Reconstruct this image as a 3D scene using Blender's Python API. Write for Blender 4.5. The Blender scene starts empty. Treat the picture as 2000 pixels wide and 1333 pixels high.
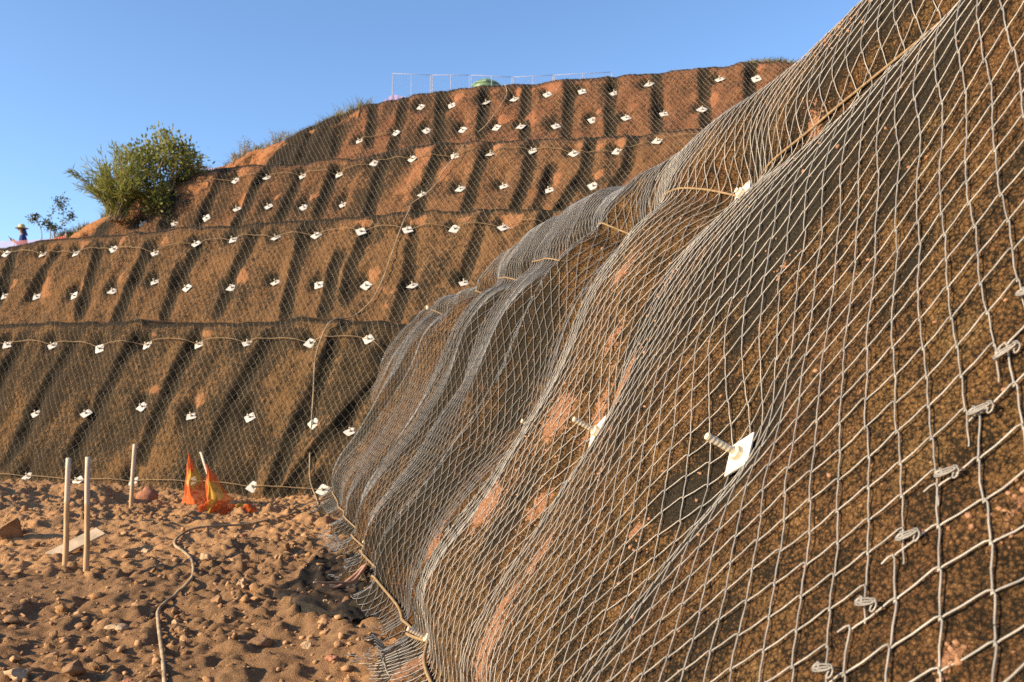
import bpy, bmesh, math, random
import numpy as np
from mathutils import Vector, Matrix

rng = np.random.default_rng(7)
random.seed(7)
scene = bpy.context.scene
COL = scene.collection

# ------------------------------------------------------------------ camera, sky, sun, exposure
CAM_H, PITCH, FPX = 1.6, math.radians(3.15), 1700.0
cam_data = bpy.data.cameras.new('camera')
cam_data.sensor_width = 36.0
cam_data.lens = 36.0 * FPX / 2000.0
cam_data.clip_start, cam_data.clip_end = 0.05, 1500
cam_data.dof.use_dof = True
cam_data.dof.focus_distance = 4.3
cam_data.dof.aperture_fstop = 4.5
cam = bpy.data.objects.new('camera', cam_data)
COL.objects.link(cam)
cam.location = (0, 0, CAM_H)
cam.rotation_euler = (math.pi / 2 + PITCH, 0, 0)
scene.camera = cam

SUN_EL = math.radians(21.5)
SUN_H = np.array((-0.935, -0.355))
SUN_H /= np.linalg.norm(SUN_H)
world = bpy.data.worlds.new('World')
scene.world = world
world.use_nodes = True
wn = world.node_tree
sky = wn.nodes.new('ShaderNodeTexSky')
sky.sky_type = 'NISHITA'
sky.sun_disc = False
sky.sun_elevation = SUN_EL
sky.sun_rotation = math.atan2(SUN_H[0], SUN_H[1])
sky.altitude = 900
sky.air_density = 1.0
sky.dust_density = 1.0
sky.ozone_density = 4.0
wn.nodes['Background'].inputs['Strength'].default_value = 0.15
wn.links.new(sky.outputs[0], wn.nodes['Background'].inputs['Color'])

sun_data = bpy.data.lights.new('sun', 'SUN')
sun_data.energy = 5.0
sun_data.angle = math.radians(0.53)
sun_data.color = (1.0, 0.78, 0.50)
sun = bpy.data.objects.new('sun', sun_data)
COL.objects.link(sun)
to_sun = Vector((SUN_H[0] * math.cos(SUN_EL), SUN_H[1] * math.cos(SUN_EL), math.sin(SUN_EL)))
sun.rotation_euler = to_sun.to_track_quat('Z', 'Y').to_euler()

vs = scene.view_settings
vs.view_transform = 'Standard'
vs.look = 'None'
vs.exposure = 0.85
vs.gamma = 1.0
vs.use_curve_mapping = False
scene.cycles.use_denoising = False

# ------------------------------------------------------------------ numeric helpers
_perm = np.random.default_rng(3).permutation(512)
_val = np.random.default_rng(4).uniform(-1, 1, 512)


def vnoise(x, y, seed=0):
    x = np.asarray(x, float); y = np.asarray(y, float)
    xi = np.floor(x).astype(int); yi = np.floor(y).astype(int)
    fx = x - xi; fy = y - yi
    fx = fx * fx * fx * (fx * (fx * 6 - 15) + 10); fy = fy * fy * fy * (fy * (fy * 6 - 15) + 10)

    def h(i, j):
        return _val[_perm[(_perm[(i + seed * 37) & 511] + j + seed * 11) & 511]]
    a = h(xi, yi); b = h(xi + 1, yi); c = h(xi, yi + 1); d = h(xi + 1, yi + 1)
    return (a + (b - a) * fx) * (1 - fy) + (c + (d - c) * fx) * fy


def fbm(x, y, octv=4, seed=0, gain=0.5):
    s = 0; amp = 1; tot = 0
    for k in range(octv):
        s = s + amp * vnoise(np.asarray(x) * 2.03 ** k + 13.1 * k, np.asarray(y) * 2.03 ** k + 7.7 * k, seed + k)
        tot += amp; amp *= gain
    return s / tot * 1.5


def sstep(a, b, x):
    t = np.clip((np.asarray(x, float) - a) / (b - a), 0, 1)
    return t * t * (3 - 2 * t)


def gauss(x, c, w):
    return np.exp(-((np.asarray(x) - c) / w) ** 2)


def norm(v):
    return v / np.maximum(np.linalg.norm(v, axis=-1, keepdims=True), 1e-9)


CAM_P = np.array((0, 0, CAM_H))


def ray(px, py):
    """Direction of the sight line to a place in the reference picture (used once, to survey positions)."""
    x = (px - 1000) / FPX; u = -(py - 666.5) / FPX
    d = np.array((x, math.cos(PITCH) - u * math.sin(PITCH), math.sin(PITCH) + u * math.cos(PITCH)))
    return d


def on_ground(px, py, z=0.0):
    d = ray(px, py)
    return CAM_P + d * ((z - CAM_H) / d[2])


def at_depth(px, py, y):
    d = ray(px, py)
    return CAM_P + d * (y / d[1])


# ------------------------------------------------------------------ object helpers
def props(o, label=None, cat=None, group=None, kind=None):
    if label: o['label'] = label
    if cat: o['category'] = cat
    if group: o['group'] = group
    if kind: o['kind'] = kind
    return o


def link(name, me, mat=None, parent=None, smooth=False):
    o = bpy.data.objects.new(name, me)
    COL.objects.link(o)
    if mat is not None and not me.materials:
        me.materials.append(mat)
    if parent is not None:
        o.parent = parent
    if smooth:
        me.polygons.foreach_set('use_smooth', np.ones(len(me.polygons), bool))
    return o


def np_mesh(name, verts, faces, attrs=None):
    """verts (n,3); faces (m,k) with k = 3 or 4."""
    me = bpy.data.meshes.new(name)
    verts = np.ascontiguousarray(verts, np.float32); faces = np.ascontiguousarray(faces, np.int32)
    k = faces.shape[1]; m = len(faces)
    me.vertices.add(len(verts)); me.vertices.foreach_set('co', verts.ravel())
    me.loops.add(m * k); me.loops.foreach_set('vertex_index', faces.ravel())
    me.polygons.add(m)
    me.polygons.foreach_set('loop_start', np.arange(m, dtype=np.int32) * k)
    try:
        me.polygons.foreach_set('loop_total', np.full(m, k, np.int32))
    except Exception:
        pass
    for an, av in (attrs or {}).items():
        at = me.attributes.new(an, 'FLOAT', 'POINT')
        at.data.foreach_set('value', np.ascontiguousarray(av, np.float32).ravel())
    me.update(calc_edges=True)
    return me


def grid_faces(nr, nc, flip=False):
    i = np.arange((nr - 1) * (nc - 1)); r = i // (nc - 1); c = i % (nc - 1)
    a = r * nc + c
    f = np.stack((a, a + 1, a + nc + 1, a + nc), 1)
    return f[:, ::-1] if flip else f


def tube_arrays(P, N, r, sides=6, closed_ends=True):
    """One polyline P (n,3) with side vectors N (n,3) -> verts, quads."""
    P = np.asarray(P, float); n = len(P)
    T = norm(np.gradient(P, axis=0))
    N = norm(N - T * np.sum(N * T, 1, keepdims=True))
    B = np.cross(T, N)
    th = np.arange(sides) * 2 * math.pi / sides
    r = np.broadcast_to(np.asarray(r, float), (n,))
    V = P[:, None] + r[:, None, None] * (np.cos(th)[None, :, None] * N[:, None] + np.sin(th)[None, :, None] * B[:, None])
    i = np.arange((n - 1) * sides); k = i // sides; s = i % sides
    F = np.stack((k * sides + s, k * sides + (s + 1) % sides, (k + 1) * sides + (s + 1) % sides, (k + 1) * sides + s), 1)
    V = V.reshape(-1, 3)
    if closed_ends:
        c0 = len(V); V = np.vstack((V, P[:1], P[-1:]))
        e = np.arange(sides); e2 = (e + 1) % sides
        F = np.vstack((F, np.stack((np.full(sides, c0), e2, e, e), 1), np.stack((np.full(sides, c0 + 1), (n - 1) * sides + e, (n - 1) * sides + e2, (n - 1) * sides + e2), 1)))
    return V, F


class Parts:
    """Collects polygons of mixed size for one mesh."""
    def __init__(self):
        self.v = []; self.f = []; self.n = 0; self.a = []

    def add(self, V, F, a=0.0):
        V = np.asarray(V, float)
        self.v.append(V); self.a.append(np.broadcast_to(np.asarray(a, float), (len(V),)))
        for q in F:
            q = [int(t) + self.n for t in q]
            if len(q) == 4 and q[2] == q[3]: q = q[:3]
            self.f.append(q)
        self.n += len(V)
        return self

    def tube(self, P, r, sides=6, a=0.0):
        P = np.asarray(P, float)
        d = norm((P[-1] - P[0])[None])[0]
        ref = np.array((0, 0, 1.0)) if abs(d[2]) < .9 else np.array((1.0, 0, 0))
        V, F = tube_arrays(P, np.tile(ref, (len(P), 1)), r, sides)
        return self.add(V, F, a)

    def box(self, c, s, R=None, a=0.0):
        h = np.asarray(s, float) / 2
        V = np.array([(x, y, z) for x in (-1, 1) for y in (-1, 1) for z in (-1, 1)], float) * h
        if R is not None: V = V @ np.asarray(R).T
        return self.add(V + np.asarray(c, float), [(0, 1, 3, 2), (4, 6, 7, 5), (0, 4, 5, 1), (2, 3, 7, 6), (0, 2, 6, 4), (1, 5, 7, 3)], a)

    def build(self, name, mat, parent=None, smooth=False, attr=None, bevel=0):
        me = bpy.data.meshes.new(name)
        V = np.vstack(self.v)
        me.from_pydata(V.tolist(), [], self.f)
        if attr:
            at = me.attributes.new(attr, 'FLOAT', 'POINT')
            at.data.foreach_set('value', np.concatenate(self.a).astype(np.float32))
        me.update()
        if bevel:
            bm = bmesh.new(); bm.from_mesh(me)
            bmesh.ops.bevel(bm, geom=bm.edges[:], offset=bevel, segments=2, affect='EDGES')
            bm.to_mesh(me); bm.free()
        return link(name, me, mat, parent, smooth)


def empty(name, loc, label, cat, group=None, rot=None):
    o = bpy.data.objects.new(name, None)
    COL.objects.link(o)
    o.location = loc
    o.empty_display_size = .1
    if rot is not None: o.rotation_euler = rot
    return props(o, label, cat, group)


def spline(pts, n):
    """Catmull-Rom through pts."""
    P = np.asarray(pts, float)
    Q = np.vstack((2 * P[0] - P[1], P, 2 * P[-1] - P[-2]))
    t = np.linspace(0, len(P) - 1 - 1e-6, n); i = t.astype(int); f = (t - i)[:, None]
    p0, p1, p2, p3 = Q[i], Q[i + 1], Q[i + 2], Q[i + 3]
    return .5 * (2 * p1 + (p2 - p0) * f + (2 * p0 - 5 * p1 + 4 * p2 - p3) * f ** 2 + (3 * p1 - p0 - 3 * p2 + p3) * f ** 3)


# ------------------------------------------------------------------ materials
class NT:
    def __init__(self, name, rough=0.9, spec=0.2):
        self.m = bpy.data.materials.new(name); self.m.use_nodes = True
        self.t = self.m.node_tree; self.bsdf = self.t.nodes['Principled BSDF']
        self.bsdf.inputs['Roughness'].default_value = rough
        self.bsdf.inputs['Specular IOR Level'].default_value = spec
        self.co = self.t.nodes.new('ShaderNodeTexCoord').outputs['Object']

    def lk(self, a, b):
        self.t.links.new(a, b)

    def setin(self, s, v):
        if isinstance(v, bpy.types.NodeSocket): self.lk(v, s)
        elif isinstance(v, (tuple, list)) and len(v) == 3 and s.type == 'RGBA': s.default_value = (*v, 1)
        else: s.default_value = v

    def noise(self, scale, detail=4, rough=.55, co=None, dist=0):
        n = self.t.nodes.new('ShaderNodeTexNoise')
        self.lk(co or self.co, n.inputs['Vector'])
        n.inputs['Scale'].default_value = scale; n.inputs['Detail'].default_value = detail
        n.inputs['Roughness'].default_value = rough; n.inputs['Distortion'].default_value = dist
        return n.outputs['Fac']

    def voro(self, scale, feature='F1', out='Distance', co=None, rnd=1.0):
        n = self.t.nodes.new('ShaderNodeTexVoronoi'); n.feature = feature
        self.lk(co or self.co, n.inputs['Vector'])
        n.inputs['Scale'].default_value = scale; n.inputs['Randomness'].default_value = rnd
        return n.outputs[out]

    def mapping(self, scale=(1, 1, 1), rot=(0, 0, 0)):
        n = self.t.nodes.new('ShaderNodeMapping')
        self.lk(self.co, n.inputs['Vector'])
        n.inputs['Scale'].default_value = scale; n.inputs['Rotation'].default_value = rot
        return n.outputs[0]

    def rng(self, v, a, b, c=0.0, d=1.0):
        n = self.t.nodes.new('ShaderNodeMapRange'); n.interpolation_type = 'SMOOTHSTEP'
        self.setin(n.inputs[0], v)
        for i, x in enumerate((a, b, c, d)): self.setin(n.inputs[1 + i], x)
        return n.outputs[0]

    def math(self, op, a, b=0.0):
        n = self.t.nodes.new('ShaderNodeMath'); n.operation = op
        self.setin(n.inputs[0], a); self.setin(n.inputs[1], b)
        return n.outputs[0]

    def mix(self, f, a, b, mode='MIX'):
        n = self.t.nodes.new('ShaderNodeMix'); n.data_type = 'RGBA'; n.blend_type = mode
        self.setin(n.inputs[0], f); self.setin(n.inputs[6], a); self.setin(n.inputs[7], b)
        return n.outputs[2]

    def attr(self, name):
        n = self.t.nodes.new('ShaderNodeAttribute'); n.attribute_name = name
        return n.outputs['Fac']

    def color(self, c):
        self.setin(self.bsdf.inputs['Base Color'], c)
        return self

    def bump(self, h, strength=.5, dist=.01):
        n = self.t.nodes.new('ShaderNodeBump')
        self.setin(n.inputs['Height'], h); n.inputs['Strength'].default_value = strength; n.inputs['Distance'].default_value = dist
        self.lk(n.outputs[0], self.bsdf.inputs['Normal'])
        return self


def simple(name, c, rough=.7, spec=.3, var=.25, scale=12, metal=0, bump=0):
    t = NT(name, rough, spec)
    f = t.noise(scale, 5)
    t.color(t.mix(t.rng(f, .3, .7), tuple(x * (1 - var) for x in c), tuple(min(1, x * (1 + var)) for x in c)))
    t.bsdf.inputs['Metallic'].default_value = metal
    if bump: t.bump(t.noise(scale * 4, 4), bump, .004)
    return t.m


def mat_near():
    """Fibrous geotextile mat lying on soil: soil crumbs push up through the dark fibre loops."""
    t = NT('geomat_on_soil', .95, .12)
    big = t.noise(1.7, 5, .6); patch = t.noise(9, 5, .65)
    crumb = t.noise(80, 7, .75); grain = t.noise(190, 4, .7)
    vd = t.voro(105); vcol = t.voro(105, out='Color'); weave = t.voro(64, 'DISTANCE_TO_EDGE')
    free = t.attr('free')
    lv = t.math('ADD', t.math('MULTIPLY', crumb, .66), t.math('MULTIPLY', grain, .52))
    lv = t.math('ADD', lv, t.math('MULTIPLY', t.math('SUBTRACT', .42, vd), .32))
    lv = t.math('ADD', lv, t.math('MULTIPLY', t.math('SUBTRACT', patch, .5), .5))
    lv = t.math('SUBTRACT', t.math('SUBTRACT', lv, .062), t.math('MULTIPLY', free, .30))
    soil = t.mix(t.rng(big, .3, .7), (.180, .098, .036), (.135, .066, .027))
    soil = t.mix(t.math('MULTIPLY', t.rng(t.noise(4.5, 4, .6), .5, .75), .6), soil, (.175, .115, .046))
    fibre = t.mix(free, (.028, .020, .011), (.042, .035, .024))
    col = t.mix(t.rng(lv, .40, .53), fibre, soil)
    hi = t.mix(t.rng(vcol, .2, .9), (.25, .135, .048), (.38, .22, .095))
    col = t.mix(t.rng(lv, .56, .74), col, hi)
    thread = t.math('MULTIPLY', t.rng(weave, .10, .03), t.rng(grain, .42, .6))
    col = t.mix(t.math('MULTIPLY', thread, .7), col, (.022, .018, .012))
    bare = t.rng(t.math('ADD', t.attr('bare'), t.math('MULTIPLY', t.math('SUBTRACT', t.noise(30, 6, .75), .5), 2.4)), .45, .58)
    loose = t.mix(t.rng(grain, .35, .7), (.27, .125, .062), (.50, .27, .15))
    loose = t.mix(t.rng(crumb, .45, .30), loose, (.10, .05, .024))
    col = t.mix(bare, col, loose)
    t.color(col)
    h = t.math('ADD', t.math('MULTIPLY', lv, 1.0), t.math('MULTIPLY', thread, .25))
    t.bump(h, 1.0, .014)
    return t.m


def mat_far():
    t = NT('geomat_on_bank', .95, .12)
    slant = t.mapping((1, 1, .45), (0, math.radians(28), math.radians(20)))
    big = t.noise(.8, 5, .6)
    mid = t.noise(5.5, 6, .65, slant)
    spk = t.noise(26, 4, .7, slant)
    fine = t.noise(60, 3, .6)
    red = t.attr('red')
    soil = t.mix(t.rng(big, .32, .7), (.195, .106, .041), (.145, .083, .034))
    soil = t.mix(t.math('MULTIPLY', red, .75), soil, (.215, .085, .042))
    soil = t.mix(t.rng(mid, .5, .78, 0, .8), soil, (.29, .152, .063))
    soil = t.mix(t.rng(spk, .55, .8, 0, .7), soil, (.36, .20, .09))
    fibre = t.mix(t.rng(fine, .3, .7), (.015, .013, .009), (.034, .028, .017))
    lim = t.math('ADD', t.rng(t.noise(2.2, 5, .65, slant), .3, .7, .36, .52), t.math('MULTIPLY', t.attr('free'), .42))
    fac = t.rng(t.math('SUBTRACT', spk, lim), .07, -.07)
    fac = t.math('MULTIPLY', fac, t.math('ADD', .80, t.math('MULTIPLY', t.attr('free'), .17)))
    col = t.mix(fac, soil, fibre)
    bare = t.rng(t.math('ADD', t.attr('bare'), t.math('MULTIPLY', t.math('SUBTRACT', t.noise(7, 5, .65), .5), 1.2)), .4, .7)
    orange = t.mix(t.rng(spk, .35, .7), (.33, .15, .06), (.45, .22, .095))
    orange = t.mix(t.math('MULTIPLY', red, .6), orange, (.38, .14, .07))
    col = t.mix(t.math('MULTIPLY', bare, .85), col, orange)
    t.color(col)
    t.bump(t.math('ADD', spk, t.math('MULTIPLY', fine, .5)), .9, .05)
    return t.m


def mat_ground():
    t = NT('dry_sandy_soil', .95, .1)
    big = t.noise(.55, 5, .6); mid = t.noise(6, 6, .65); fine = t.noise(70, 5, .7)
    c = t.mix(t.rng(big, .3, .7), (.50, .282, .13), (.385, .213, .10))
    c = t.mix(t.rng(mid, .45, .8, 0, .75), c, (.53, .31, .145))
    c = t.mix(t.rng(fine, .5, .85, 0, .6), c, (.58, .36, .19))
    c = t.mix(t.rng(t.noise(30, 5, .7), .58, .75, 0, .6), c, (.20, .112, .055))
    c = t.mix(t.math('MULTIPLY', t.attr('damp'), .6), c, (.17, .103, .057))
    t.color(c)
    crumb = t.noise(170, 4, .75)
    t.bump(t.math('ADD', t.math('ADD', t.math('MULTIPLY', mid, .8), fine), t.math('MULTIPLY', crumb, .5)), .8, .024)
    return t.m


def mat_rock(name, a, b, sc=14):
    t = NT(name, .92, .15)
    f = t.noise(sc, 5, .65)
    t.color(t.mix(t.rng(f, .3, .72), a, b)).bump(t.noise(sc * 4, 5, .7), .7, .012)
    return t.m


M = {}
M['near'] = mat_near()
M['far'] = mat_far()
M['ground'] = mat_ground()
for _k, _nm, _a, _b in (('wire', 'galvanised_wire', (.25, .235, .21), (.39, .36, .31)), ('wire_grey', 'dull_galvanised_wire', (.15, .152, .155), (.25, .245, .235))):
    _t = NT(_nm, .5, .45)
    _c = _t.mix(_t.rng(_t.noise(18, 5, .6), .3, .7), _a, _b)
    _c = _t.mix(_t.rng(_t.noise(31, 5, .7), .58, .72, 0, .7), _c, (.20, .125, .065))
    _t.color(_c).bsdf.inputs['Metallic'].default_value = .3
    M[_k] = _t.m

M['wire_far'] = simple('weathered_wire', (.30, .255, .19), .6, .4, .25, 4, .2)
_t = NT('zinc_white_plate', .5, .4)
_c = _t.mix(_t.rng(_t.noise(22, 5, .6), .35, .65), (.47, .45, .40), (.60, .58, .53))
_c = _t.mix(_t.rng(_t.noise(45, 5, .7), .56, .72, 0, .75), _c, (.40, .27, .15))
_t.color(_c).bump(_t.noise(60, 3), .2, .002)
M['plate'] = _t.m
M['rod'] = simple('pale_steel_bar', (.78, .66, .46), .6, .3, .12, 60)
M['nut'] = simple('dark_steel_nut', (.16, .14, .12), .5, .5, .2, 60)
M['cable'] = simple('tan_wire_rope', (.26, .175, .09), .7, .3, .25, 60, 0, .4)
M['hose'] = simple('dusty_hose', (.32, .24, .15), .75, .25, .3, 9, 0, .3)
M['rubble'] = mat_rock('rubble_stone', (.33, .18, .085), (.52, .32, .17), 9)
M['stone_brown'] = mat_rock('brown_stone', (.20, .115, .06), (.36, .21, .105))
M['stone_pale'] = mat_rock('pale_stone', (.42, .28, .16), (.58, .41, .25))
M['stone_red'] = mat_rock('reddish_stone', (.30, .13, .075), (.42, .2, .12))
M['mat_edge'] = simple('dark_net_fabric', (.045, .04, .033), .9, .1, .4, 40, 0, .5)


# ------------------------------------------------------------------ near slope: survey and shape
TOE0, TOEK, LEAN = 0.64, -0.266, 0.55
N0 = norm(np.array((-1.0, TOEK, LEAN)))


def near_plane(px, py, lift=0.0):
    """Survey a spot on the near slope -> (a = distance along y, q = height up the face)."""
    d = ray(px, py)
    k = (TOE0 - LEAN * 0 - (-LEAN * CAM_H) + 0) / (d[0] - TOEK * d[1] - LEAN * d[2])
    p = CAM_P + d * k
    return p[1], p[2]


def row_q(a):
    return 2.62 + .52 * sp(3.55 - np.asarray(a, float), .12)


def crest_h(a):
    return 3.08 + .62 * sp(3.9 - np.asarray(a, float), .25) + .05 * np.sin(np.asarray(a) * 1.7 + .6) + .07 * vnoise(np.asarray(a) * .9, 0 * np.asarray(a), 5) - .30 * sstep(8.2, 12, a)


def sp(t, w):
    return w * np.logaddexp(0, np.asarray(t) / w)


def near_base(a, q, skirt=False):
    H = crest_h(a)
    z = H - sp(H - q, .055)
    x = TOE0 + TOEK * a + LEAN * q + .55 * sp(q - H, .06)
    if skirt:
        x = x - .25 * sp(-q, .05)
        z = np.where(q < .4, sp(z, .045), z)
    return np.stack((x, a + 0 * q, z), -1)


MID_A = 2.86 + 1.22 * np.arange(-3, 9)
NAIL_ROWS = [(1.43, MID_A), (2.62, 4.14 + 1.22 * np.arange(0, 8)), (.26, np.array([-.05, 1.17, 2.4, 3.62, 4.84, 6.35, 7.6, 8.85, 10.1, 11.3]))]
NAILS = [(a, q) for q, row in NAIL_ROWS for a in row]


def near_disp(a, q, fine=False):
    a = np.asarray(a, float); q = np.asarray(q, float)
    H = crest_h(a)
    warp = .07 * vnoise(a * .7, q * .5, 2) + (.04 + .17 * sstep(4.2, 5.6, a)) * (q - 1.43)
    p = (a - 2.86 + warp) / 1.22
    tri = 2 * np.abs(p - np.round(p))
    fold = .55 * tri ** 1.25 + .45 * np.abs(np.sin(math.pi * p)) ** .8
    amp = .034 + .19 * sstep(3.5, 5.8, a)
    D = amp * (fold - .55)
    # second, narrower pleats where the net hangs slack
    w2 = a * 1.9 + .6 * vnoise(a * .5, q * .3, 9) + .42 * q
    pl = 1 - 2 * np.abs(w2 - np.round(w2))
    D = D + .115 * sstep(4.2, 6.0, a) * (pl ** 1.6 - .4) * (.55 + .6 * vnoise(a * .7 + 5, q * .9, 12))
    D = D + .06 * fbm(a * .55, q * .7, 3, 21)
    # belly under the upper rope, pinch at the rope, roll above it
    RQ = row_q(a)
    D = D + .06 * gauss(q, RQ - .47, .33) - .10 * gauss(q, RQ, .11) * (.8 + .4 * vnoise(a * 1.3, q * 0, 44)) + .05 * gauss(q, RQ + .28, .16) * (.5 + .8 * vnoise(a * 1.1, q * 0, 45))
    D = D * (1 - .78 * sstep(RQ - .02, RQ + .3, q))
    D = D - .08 * gauss(q, .2, .12) + .04 * gauss(q, .6, .3)
    for na, nq in NAILS:
        m = (np.abs(a - na) < .9) & (np.abs(q - nq) < .9)
        if not m.any(): continue
        r2 = ((a[m] - na) / .2) ** 2 + ((q[m] - nq) / (.24 if nq > .5 else .12)) ** 2
        dd = np.zeros_like(D); dd[m] = .075 * np.exp(-r2)
        # crease running down-slope from every nail
        dd[m] += .035 * np.exp(-((a[m] - na) / .10) ** 2) * np.exp(-((q[m] - nq + .35) / .4) ** 2)
        D = D - dd
    D = D * (1 - .7 * sstep(H + .1, H + .5, q))
    if fine:
        D = D - .004 - .012 * np.abs(fbm(a * 4, q * 4, 4, 31)) + .005 * fbm(a * 20, q * 20, 3, 41)
    return D


def near_surf(a, q, fine=False, lift=0.0, skirt=False):
    a = np.asarray(a, float); q = np.asarray(q, float)
    e = .01
    b = near_base(a, q, skirt)
    tq = near_base(a, q + e, skirt) - b
    ta = near_base(a + e, q, skirt) - b
    n = norm(np.cross(ta, tq))
    n = np.where(n[..., :1] * N0[0] + n[..., 1:2] * N0[1] + n[..., 2:] * N0[2] < 0, -n, n)
    D = near_disp(a, q, fine)
    if skirt:
        D = np.where(q < 0, np.abs(D) * .15 + .01, D)
    return b + n * (D + lift)[..., None], n


PATCHES = ((1243, 545, .06, .13, .8), (1300, 560, .04, .1, .6), (1212, 660, .05, .1, .7), (1208, 768, .075, .2, 1), (1100, 820, .12, .16, .9), (1150, 800, .06, .2, .8),
                              (975, 1000, .11, .14, 1), (1045, 985, .06, .1, .9), (890, 1110, .06, .16, 1), (1065, 1085, .04, .12, 1), (1000, 1190, .06, .14, .9), (960, 1270, .1, .17, 1.1), (1035, 1040, .05, .1, .7),
                              (800, 1300, .12, .12, 1.1), (840, 1200, .05, .14, .7), (1240, 1035, .035, .05, .8), (1565, 235, .06, .09, .8), (1790, 1260, .02, .04, .8), (1985, 905, .03, .03, 1), (1530, 520, .02, .03, .7),
                              (850, 1060, .07, .14, .8), (900, 760, .1, .16, .5), (760, 1010, .2, .2, .7), (790, 930, .2, .25, .5), (1180, 930, .03, .04, .6), (1915, 940, .05, .05, .5), (1620, 60, .15, .08, .45))


def build_near_slope():
    av = np.concatenate((np.arange(-5, .6, .1), np.arange(.6, 4.2, .016), np.arange(4.2, 8, .024), np.arange(8, 14.2, .035)))
    qv = np.concatenate((np.arange(-.3, 3.9, .02), np.arange(3.9, 7.0, .2)))
    A, Q = np.meshgrid(av, qv)
    P, n = near_surf(A, Q, True)
    wide = near_disp(A, Q)
    # mat hanging free of the soil (dark), loose soil lying on the mat (bare)
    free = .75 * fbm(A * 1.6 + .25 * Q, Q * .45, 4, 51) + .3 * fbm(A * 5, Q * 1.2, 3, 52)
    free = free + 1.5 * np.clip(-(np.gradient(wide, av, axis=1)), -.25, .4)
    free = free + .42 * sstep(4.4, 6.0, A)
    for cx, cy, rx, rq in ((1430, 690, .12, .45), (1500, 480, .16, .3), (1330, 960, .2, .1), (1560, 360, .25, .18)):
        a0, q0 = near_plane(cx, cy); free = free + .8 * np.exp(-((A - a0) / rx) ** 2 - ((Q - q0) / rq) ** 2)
    bare = np.zeros_like(A) + .12 * fbm(A * 2.5, Q * .8, 4, 61) - .12
    for cx, cy, rx, rq, s in PATCHES:
        a0, q0 = near_plane(cx, cy); bare = np.maximum(bare, s * np.exp(-((A - a0) / rx) ** 2 - ((Q - q0) / rq) ** 2))
    P = P + n * (.02 * np.clip(bare, 0, 1) * (.6 + .4 * fbm(A * 15, Q * 15, 2, 66)))[..., None]
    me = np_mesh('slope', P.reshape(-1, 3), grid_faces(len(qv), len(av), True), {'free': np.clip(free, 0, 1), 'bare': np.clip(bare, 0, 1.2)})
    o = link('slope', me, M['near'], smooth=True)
    props(o, 'steep near earth slope under dark fibrous matting, right of the dirt ground', kind='structure')


build_near_slope()


def build_crumbs():
    """Loose soil crumbs caught on the mat and stray fibres standing out of it."""
    V1, F1 = ico(1)
    r = np.random.default_rng(33)
    A_, Q_ = [], []
    for cx, cy, rx, rq, s in PATCHES:
        a0, q0 = near_plane(cx, cy); k = int(20 + 2600 * rx * rq * 5)
        A_.append(a0 + r.normal(0, rx * .75, k)); Q_.append(q0 - rq * .1 + r.normal(0, rq * .8, k))
    A_.append(r.uniform(1.2, 6.5, 700)); Q_.append(r.uniform(.05, 2.9, 700))
    A_, Q_ = np.concatenate(A_), np.concatenate(Q_)
    P, n = near_surf(A_, Q_, True)
    sz = .0025 + .0085 * r.random(len(A_)) ** 2.5
    Vs, Fs, off = [], [], 0
    for i in range(len(A_)):
        v = rock_verts(V1, 600 + i % 40, .45, .8) * sz[i]
        R = np.array(Matrix.Rotation(r.uniform(0, 6.28), 3, 'Z') @ Matrix.Rotation(r.uniform(0, 3), 3, 'X'))
        Vs.append(v @ R.T + P[i] + n[i] * sz[i] * .3); Fs.append(F1 + off); off += len(v)
    o = link('soil_crumbs', np_mesh('soil_crumbs', np.vstack(Vs), np.vstack(Fs)), M['crumb'])
    props(o, 'crumbs of loose pinkish soil lodged on the matting of the near slope', kind='stuff')
    k = 5200
    a = 1.2 + 4.6 * r.random(k) ** 1.4; q = r.uniform(.0, 3.2, k)
    P, n = near_surf(a, q, True)
    d1 = norm(np.cross(n, r.normal(size=(k, 3)))); L = r.uniform(.012, .045, k)[:, None]
    bend = np.cross(d1, n) * r.uniform(-.6, .6, k)[:, None]
    f = np.linspace(0, 1, 5)
    Pt = np.stack([P + d1 * L * t_ + bend * L * t_ * t_ + n * (.001 + .35 * L * t_ * (1.15 - t_)) for t_ in f], 1)
    v, fc = ring_mesh((Pt, np.repeat(n[:, None], 5, 1)), 3, .0009)
    o = link('loose_fibres', np_mesh('loose_fibres', v, fc), M['fibre'])
    props(o, 'stray dark fibres curling out of the matting of the near slope', kind='stuff')



# ------------------------------------------------------------------ wire nets
def ring_mesh(paths, sides, r):
    """paths: (k, n, 3) and normals (k, n, 3) -> verts, quads for k tubes of n points."""
    P, N = paths
    k, n, _ = P.shape
    T = np.gradient(P, axis=1); T = norm(T)
    N = norm(N - T * np.sum(N * T, -1, keepdims=True))
    B = np.cross(T, N)
    th = np.arange(sides) * 2 * math.pi / sides + .4
    V = P[:, :, None] + r * (np.cos(th)[None, None, :, None] * N[:, :, None] + np.sin(th)[None, None, :, None] * B[:, :, None])
    i = np.arange(n - 1); s = np.arange(sides)
    I, S = np.meshgrid(i, s, indexing='ij')
    F = np.stack((I * sides + S, I * sides + (S + 1) % sides, (I + 1) * sides + (S + 1) % sides, (I + 1) * sides + S), -1).reshape(-1, 4)
    F = (F[None] + (np.arange(k) * n * sides)[:, None, None]).reshape(-1, 4)
    return V.reshape(-1, 3), F


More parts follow.
